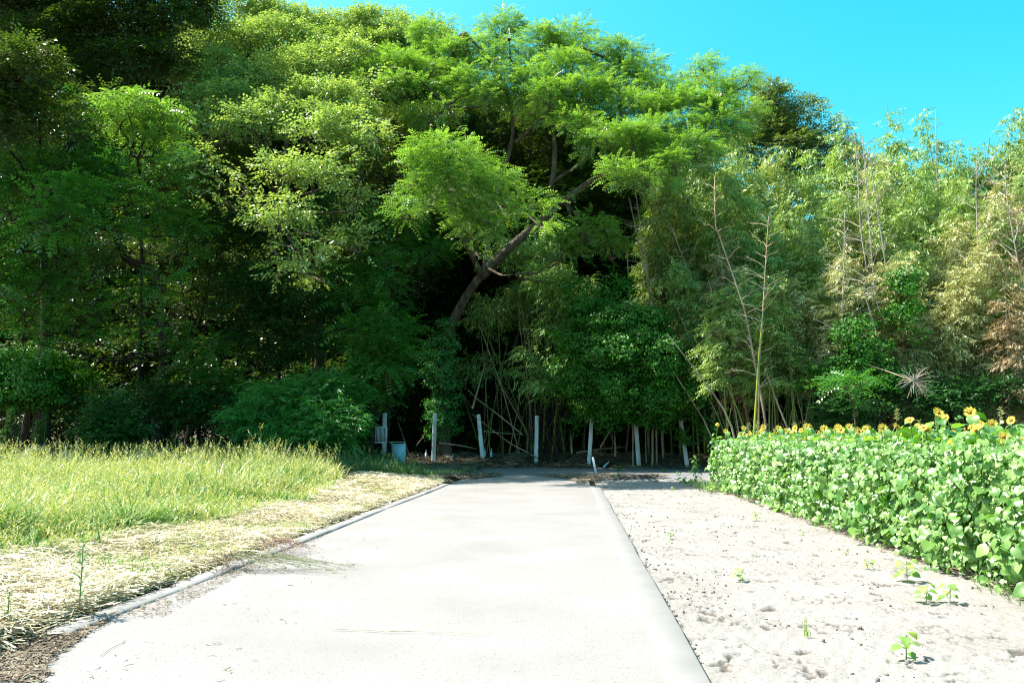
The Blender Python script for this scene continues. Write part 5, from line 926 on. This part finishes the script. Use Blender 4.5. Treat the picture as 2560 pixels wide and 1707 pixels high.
for k, (u, v_, ncol) in enumerate(spots):
    x, y, _ = RP(u, v_); flowering = rf.random() < (.75 if v_ > 10 else .42) if ncol > 0 else rf.random() < .10
    i = rf.randrange(3, 8) if flowering else rf.randrange(3); s = rf.uniform(.84, 1.06) * (1.0 if ncol else .93) * (1 + .05 * (v_ < 13))
    dist = 'nearest the camera' if v_ < 8 else ('a third way back' if v_ < 13 else ('past the middle' if v_ < 18.5 else 'near the far corner'))
    rowt = 'at the field edge' if ncol == 0 else ('just behind the edge' if ncol < 3 else 'deep in the field')
    kt = {3: 'sunflower with its head facing the road', 4: 'sunflower with its head turned left', 5: 'tall sunflower with an upturned head', 6: 'sunflower with a small skyward head', 7: 'sunflower with its head turned away right'}.get(i, 'leafy flowerless sunflower plant')
    l = f'{kt} {rowt}, {dist}'; loc = (x, y, float(hgt(x, y)) * .9); rz = rf.uniform(-.5, .5) if flowering else rf.uniform(0, 6.28)
    if i not in first: first.add(i); p = SP[i]; p.location = loc; p.rotation_euler = (0, 0, rz); p.scale = (s,) * 3; p['label'] = l; p['group'] = 'sunflowers packed in the field'
    else: copy_thing(SP[i], loc, rz, s, l, 'sunflowers packed in the field', (rf.uniform(-.05, .05), rf.uniform(-.09, .05) - (.06 if ncol == 0 else 0)))
# hand placed ones: the lone small flower in the shade and the tall bud at the far corner
def lone(px, ptop, Y_, i, l, rz=0): 
    x = W(px, 1100, Y_)[0]; H = W(px, ptop, Y_)[2] - float(hgt(x, Y_)); h0 = [1.5, 1.44, 1.4, 1.62, 1.58, 1.66, 1.56, 1.6][i]
    return copy_thing(SP[i], (x, Y_, float(hgt(x, Y_))), rz, H / h0, l, 'sunflowers packed in the field')
lone(1741, 1140, 24.3, 3, 'small lone sunflower in shade beside the far corner of the field', .2)
for px, pt, Y_, i, l in ((2355, 1038, 15, 5, 'tall sunflower with two heads high above the right of the field'), (2372, 1046, 14.6, 4, 'high sunflower crowding the tall one above the right of the field'), (2515, 1060, 11, 3, 'sunflower in profile near the right edge of the picture'), (2035, 1066, 17.5, 3, 'large sunflower facing the camera left of the middle heads'), (1828, 1078, 22, 3, 'leftmost large sunflower head above the far corner'), (1962, 1070, 20, 3, 'clear round sunflower head right of the leftmost pair'), (1912, 1068, 21, 5, 'golden sunflower head between the leftmost and the clear round one')): lone(px, pt, Y_, i, l, rf.uniform(-.3, .3))
# seed heads of wild grass rising through the flowers
for k, (px, pt, v_) in enumerate(((1985, 1056, 19), (1893, 1052, 21), (2243, 1022, 16), (2500, 1018, 11.5), (2130, 1060, 17), (1870, 1058, 21.5), (2430, 1060, 12), (2300, 1050, 14))):
    x = W(px, 1100, v_)[0]; t_ = W(px, pt, v_); tt_ = np.linspace(-.22, 0, 16); rs = np.random.RandomState(1300 + k); mb = MB(); mb.tube([(x + .02, v_, .3), (x, v_, t_[2] - .4), t_], (.005, .004, .002), 4, .6, False)
    for q_ in tt_:
        for _ in range(3): e = np.array(t_) + (rs.randn() * .035 * (1 - q_ * 2), rs.randn() * .03, q_ + rs.rand() * .03); b0 = np.array(t_) + (0, 0, q_); mb.add([b0, (b0 + e) / 2 + (0, 0, .006), e, (b0 + e) / 2 - (0, 0, .006)], [(0, 1, 2, 3)], .9)
    meta(mb.build('seed_stalk', M['grass']), 'pale wild grass seed stalk rising above the sunflower heads', 'seed stalk', 'wild grass seed stalks among the sunflowers')
# tall budding stem
b = np.array(RP(4.05, 23.3)); b[2] = .0; root = empty('budding_stem', tuple(b), 'tall pale stem with a closed yellow bud at the far left corner of the field', 'sunflower'); t_ = W(1794, 1062, b[1]); rs = np.random.RandomState(5)
MB().tube([b, (b + t_) / 2, t_], (.014, .012, .008), 6).build('stem', M['stem'], root); zz = np.linspace(.7, t_[2] - .12, 9); v, q, tt = hearts(np.stack([np.full(9, (b[0] + t_[0]) / 2), np.full(9, b[1]), zz], -1), np.stack([np.cos(np.arange(9) * 2.4), np.sin(np.arange(9) * 2.4) * .6, 0 * zz - .1], -1), np.tile((0, 0, 1.), (9, 1)), np.linspace(.24, .12, 9), rs, asp=.6)
mesh_obj('foliage', v, q, M['flowerleaf'], root, tt, True); bd = MB(); bd.add(t_ + ico * .07, icf, .6); bd.build('bud', M['petal'], root)
# mass of smaller leaves knitting the plants together
rs = np.random.RandomState(71); n = 17000; v_ = np.exp(rs.uniform(math.log(4.6), math.log(23.7), n)); d_ = rs.rand(n) ** 1.6 * .75; zz = rs.rand(n) ** .8 * 1.38; u = 4.10 + .22 * (zz / 1.4 - .35) ** 2 + .06 * np.sin(v_ * 2.6) + .06 * np.sin(v_ * 5.3 + zz * 3) + d_ + .05 * rs.randn(n)
P = np.stack([u + v_ * TX, v_, zz + hgt(u + v_ * TX, v_) * .9 + .03], -1); D = np.stack([-.5 + rs.randn(n) * .5, -.35 + rs.randn(n) * .5, -rs.uniform(.1, 1.4, n)], -1); N_ = np.stack([-.7 + rs.randn(n) * .4, -.5 + rs.randn(n) * .4, .9 + rs.randn(n) * .3], -1)
v, q, t = hearts(P, D, N_, rs.uniform(.032, .092, n) * (1 + .8 * (rs.rand(n) < .15)) * (.8 + .02 * v_), rs, rs.rand(n) * .93)
meta(mesh_obj('bean_vines', v, q, M['flowerleaf'], None, t, True), 'knitted mass of small heart leaves along the lit face of the field', 'vines', None, 'stuff')
n = 16000; v_ = np.sqrt(rs.uniform(5.2 ** 2, 23.6 ** 2, n)); u = 4.6 + rs.rand(n) * 8.5; k = u + v_ * TX < .68 * v_ + 1.0; v_ = v_[k]; u = u[k]; n = len(u); zz = 1.22 + .10 * smooth(14, 8, v_) + .28 * rs.rand(n) + .11 * noise2(u, v_, 72, 3, 1.9)
P = np.stack([u + v_ * TX, v_, zz + hgt(u + v_ * TX, v_) * .9], -1); D = np.stack([rs.randn(n), rs.randn(n), -rs.uniform(0, .8, n)], -1); N_ = np.stack([-.3 + rs.randn(n) * .4, -.3 + rs.randn(n) * .4, 1 + 0 * u], -1)
v, q, t = hearts(P, D, N_, rs.uniform(.04, .12, n), rs, rs.rand(n) * .95); meta(mesh_obj('leaf_canopy', v, q, M['flowerleaf'], None, t, True), 'rough canopy of leaves across the top of the field', 'leaves', None, 'stuff')
# pale pods and seed tops dotted through the face
P = []; n = 2600; v_ = np.exp(rs.uniform(math.log(4.8), math.log(23.5), n)); zz = .3 + 1.15 * rs.rand(n); u = 4.08 + .25 * rs.rand(n); mb = MB(); c = np.stack([u + v_ * TX, v_, zz], -1); sz = .010 + .008 * rs.rand(n)
oc = np.array([(1, 0, 0), (0, 1, 0), (-1, 0, 0), (0, -1, 0), (0, 0, 1.3), (0, 0, -1.3)]); of = np.array([(0, 1, 4), (1, 2, 4), (2, 3, 4), (3, 0, 4), (1, 0, 5), (2, 1, 5), (3, 2, 5), (0, 3, 5)])
V = (c[:, None] + oc[None] * sz[:, None, None]).reshape(-1, 3); F_ = (of[None] + (np.arange(n) * 6)[:, None, None]).reshape(-1, 3); meta(mesh_obj('seed_pods', V, F_, M['seedling'], None, np.repeat(rs.rand(n), 6)), 'tiny pale pods dotted over the leafy face of the field', 'seed pods', None, 'stuff')
grass_field('field_edge_grass', [RP(3.95, 4.6)[:2], RP(3.98, 8.2)[:2], RP(4.5, 8.2)[:2], RP(4.5, 4.6)[:2]], 420, lambda x, y: .42 + 0 * x, M['shadegrass'], 75, dry=.8, label='long grass blades at the near foot of the sunflower field', power=0, lean=(.3, 1.2), wr=(.008, .014))
grass_field('field_corner_grass', [RP(3.55, 21.8)[:2], RP(3.6, 23.6)[:2], RP(4.3, 23.8)[:2], RP(4.3, 21.6)[:2]], 220, lambda x, y: .62 + 0 * x, M['shadegrass'], 76, dry=.8, label='arching grass blades at the far corner of the sunflower field', power=0, lean=(.5, 1.3), wr=(.010, .016))

# seedlings on the bare soil
def seedling(px, py, s, n, label, seed, mat='seedling'):
    rs = np.random.RandomState(seed); p = G(px, py, .012); p[2] = float(soilz(np.array([p[0] - p[1] * TX]), np.array([p[1]]))[0]) if .76 < p[0] - p[1] * TX < 6.5 else float(hgt(p[0], p[1])); root = empty('seedling', tuple(p), label, 'seedling', 'seedlings on the bare soil'); st = MB(); tp = p + np.array((rs.randn() * .02, rs.randn() * .02, s)); st.tube([p - (0, 0, .02), (p + tp) / 2, tp], (.0045, .004, .003), 5)
    a = np.arange(n) * 2.4 + rs.rand() * 6; n += 2; a = np.arange(n) * 2.4 + rs.rand() * 6; z = s * np.linspace(.35, 1.05, n); base = p + np.stack([np.cos(a) * s * .28, np.sin(a) * s * .28, z], -1)
    for k in range(n): st.tube([p + (tp - p) * z[k] / s * .8, base[k]], (.003, .002), 4, .5, False)
    st.build('stem', M['stem'], root); v, q, t = hearts(base, np.stack([np.cos(a), np.sin(a), -.25 + 0 * a], -1), np.tile((-.2, -.3, 1.), (n, 1)) + rs.randn(n, 3) * .2, s * rs.uniform(.26, .52, n), rs, asp=1.0); mesh_obj('foliage', v, q, M[mat], root, t, True)
seeds = [(2265, 1645, .17, 5, 'largest lone seedling with drooping leaves at the bottom right'), (2268, 1452, .22, 9, 'leafy seedling nearest the field edge on the right'), (2314, 1504, .17, 6, 'seedling left of the pair below the leafy one'), (2374, 1503, .16, 5, 'seedling right of the pair below the leafy one'), (2283, 1392, .09, 4, 'little seedling under the near leaves of the field'),
         (2173, 1421, .12, 4, 'small pale seedling with a dark shadow left of the leafy one'), (1846, 1450, .13, 4, 'pale yellow seedling alone in the middle of the soil'), (2115, 1385, .08, 3, 'tiny seedling between the field edge and the pale seedlings'), (2008, 1336, .08, 3, 'tiny seedling near the middle of the field edge'), (1892, 1301, .16, 4, 'thin pale seedling farther back on the soil'), (1675, 1348, .10, 3, 'faint tiny seedling close to the road margin'),
         (1545, 1185, .22, 6, 'green seedling in the shade behind the white stake'), (1541, 1199, .20, 6, 'green seedling in the shade right of the road corner'), (1660, 1188, .18, 6, 'shaded seedling by the cross road, middle of the bare ground'), (1697, 1194, .16, 5, 'shaded seedling right of the middle one by the cross road'), (1725, 1190, .16, 5, 'shaded seedling nearest the lone small sunflower'), (1707, 1213, .24, 8, 'dark green seedling at the shadow edge near the field'), (1730, 1216, .22, 8, 'pale sunlit seedling at the shadow edge near the field'), (1778, 1232, .20, 8, 'low seedling in sun at the far corner of the field'), (1684, 1226, .10, 4, 'tiny sunlit seedling left of the shadow edge pair'), (1640, 1207, .12, 4, 'tiny dark seedling in the middle of the shaded soil')]
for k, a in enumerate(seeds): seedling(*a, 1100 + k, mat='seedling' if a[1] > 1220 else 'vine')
# grass tuft on the soil
def tuft(p, n, h, mat, label, cat, seed, lean=(.1, .8), w=.006, dirn=None, name='grass_tuft'):
    rs = np.random.RandomState(seed); P = np.array(p) + np.stack([rs.randn(n) * .012, rs.randn(n) * .012, np.zeros(n)], -1); az = rs.rand(n) * 6.28 if dirn is None else dirn + rs.randn(n) * .5
    V, q, m = blades(P, h * rs.uniform(.4, 1, n), rs.uniform(*lean, n), np.full(n, w), az, rs); return meta(mesh_obj(name, V, q, mat, None, np.repeat(rs.rand(n), m)), label, cat)
tuft(G(2020, 1590, .01), 14, .20, M['grass'], 'small upright grass tuft alone on the bare soil', 'grass tuft', 81)
# things by and on the kerb
def spiky(p, H, n, label, seed):
    rs = np.random.RandomState(seed); root = empty('kerb_weed', tuple(p), label, 'weed'); t = np.array(p) + np.array((.0, 0, H)); MB().tube([p, (p + t) / 2, t], (.006, .005, .002), 5).build('stem', M['stem'], root)
    z = np.linspace(.06, 1, n); a = np.arange(n) * 2.4; L_ = H * (.30 - .22 * np.maximum(0, z - .5) * 1.2); D = unit(np.stack([np.cos(a), np.sin(a), .25 + .5 * z], -1)); Sd = unit(np.cross(D, (0, 0, 1.))); P = np.array(p) + np.stack([0 * z, 0 * z, z * H], -1); w = .0085
    V = np.stack([P - Sd * .001, P + Sd * .001, P + D * L_[:, None] * .5 + Sd * w, P + D * L_[:, None] * .5 - Sd * w, P + D * L_[:, None] - np.array((0, 0, .02)) + Sd * .001, P + D * L_[:, None] - np.array((0, 0, .02)) - Sd * .001], 1).reshape(-1, 3); b = (np.arange(n) * 6)[:, None, None]
    mesh_obj('foliage', V, (b + np.array([(0, 1, 2, 3), (3, 2, 4, 5)])[None]).reshape(-1, 4), M['shadegrass'], root, np.repeat(rs.rand(n) * .6, 6))
spiky(np.array(list(kl(6.55, -3.93)) + [.15]), .50, 58, 'upright leafy green weed growing behind the kerb near the camera', 91)
spiky(np.array(list(kl(5.9, -4.05)) + [.15]), .24, 30, 'short leafy weed left of the upright one near the camera', 92)
def fallen(name, pts, mat, label, n, L_, seed, w=.004, thick=.03):
    """flattened dried plant: stems fanning over the ground"""
    rs = np.random.RandomState(seed); mb = MB(); a, b = np.array(pts[0], float), np.array(pts[1], float); d = b - a
    for k in range(n):
        s = a + rs.randn(3) * np.array((.10, .08, 0)) + d * rs.rand() * .35; s[2] = a[2] + rs.rand() * thick * 2; e = s + d * rs.uniform(.3, 1) * L_ + rs.randn(3) * np.array((.10, .18, 0)); e[2] = b[2] + rs.rand() * thick
        q = bez(s, e, rs.uniform(.0, .05), 5, rs, .012); q[:, 2] = np.maximum(q[:, 2], min(a[2], b[2])); mb.tube(q, (w, w * .8, w * .7, w * .5, w * .3), 3, rs.rand(), False)
        for j in range(1, 5):
            for _ in range(3):
                o = rs.randn(3) * np.array((.05, .05, .02)); o[2] = abs(o[2]); t2 = q[j] + o; sd = unit(rs.randn(3)) * .004; mb.add([q[j], (q[j] + t2) / 2 + sd, t2, (q[j] + t2) / 2 - sd], [(0, 1, 2, 3)], rs.rand())
    return meta(mb.build(name, mat), label, 'dried weed')
k0 = np.array(list(kl(8.9, -3.75)) + [.19]); fallen('flattened_weed', (k0, np.array((k0[0] + 1.05, k0[1] - .12, .062))), leaf_mat('faded_weed', (0.10, 0.13, 0.05), (0.42, 0.42, 0.24), (1, 1, 1), .2, .6, .3), 'flattened grey green weed sprawling from the kerb onto the road', 40, 1.0, 93, w=.003)
k1 = np.array(list(kl(9.1, -3.8)) + [.18]); fallen('dead_weed', (k1, np.array((k1[0] + .25, k1[1] - .5, .07))), M['litter'], 'crumbled brown dead weed lying on the kerb gap', 30, .9, 94)
k2 = np.array(list(kl(10.1, -3.8)) + [.20]); fallen('dead_weed', (k2, np.array((k2[0] + .5, k2[1] - .1, .08))), leaf_mat('reddish_dead_weed', (.20, .12, .08), (.42, .29, .21), (1, 1, 1), .1, .8, .2), 'reddish brown dead weed lying over the far kerb', 30, .9, 95)
a = G(835, 1573, RZ + .012); b = G(1220, 1586, RZ + .010); mb = MB(); rs = np.random.RandomState(96); q = bez(a, b, .0, 12, rs, .012); q[:, 2] = RZ + .016 + .006 * rs.rand(12); mb.tube(q, np.linspace(.0035, .0015, 12), 4, .7, False)
for k in range(15): p = q[rs.randint(0, 7)]; e = p + np.array((rs.uniform(-.05, .14), rs.randn() * .025, rs.rand() * .015)); sd = np.array((0, .003, 0)); mb.add([p, (p + e) / 2 + sd, e, (p + e) / 2 - sd], [(0, 1, 2, 3)], rs.rand())
meta(mb.build('fallen_stalk', M['straw']), 'thin dry grass stalk lying across the middle of the road', 'stalk')
a = G(250, 1640, RZ + .012); b = G(315, 1600, RZ + .012); q = bez(a, b, 0, 6, rs, .01); q[:, 2] = RZ + .014; mb = MB().tube(q, .002, 4, .5, False); mb.tube([q[4], q[4] + (-.02, .05, .01)], .0015, 3); meta(mb.build('fallen_stalk', M['litter']), 'short dry twig on the road near the bottom left', 'stalk')
print('OBJECTS', len(bpy.data.objects), 'SCRIPT OK')
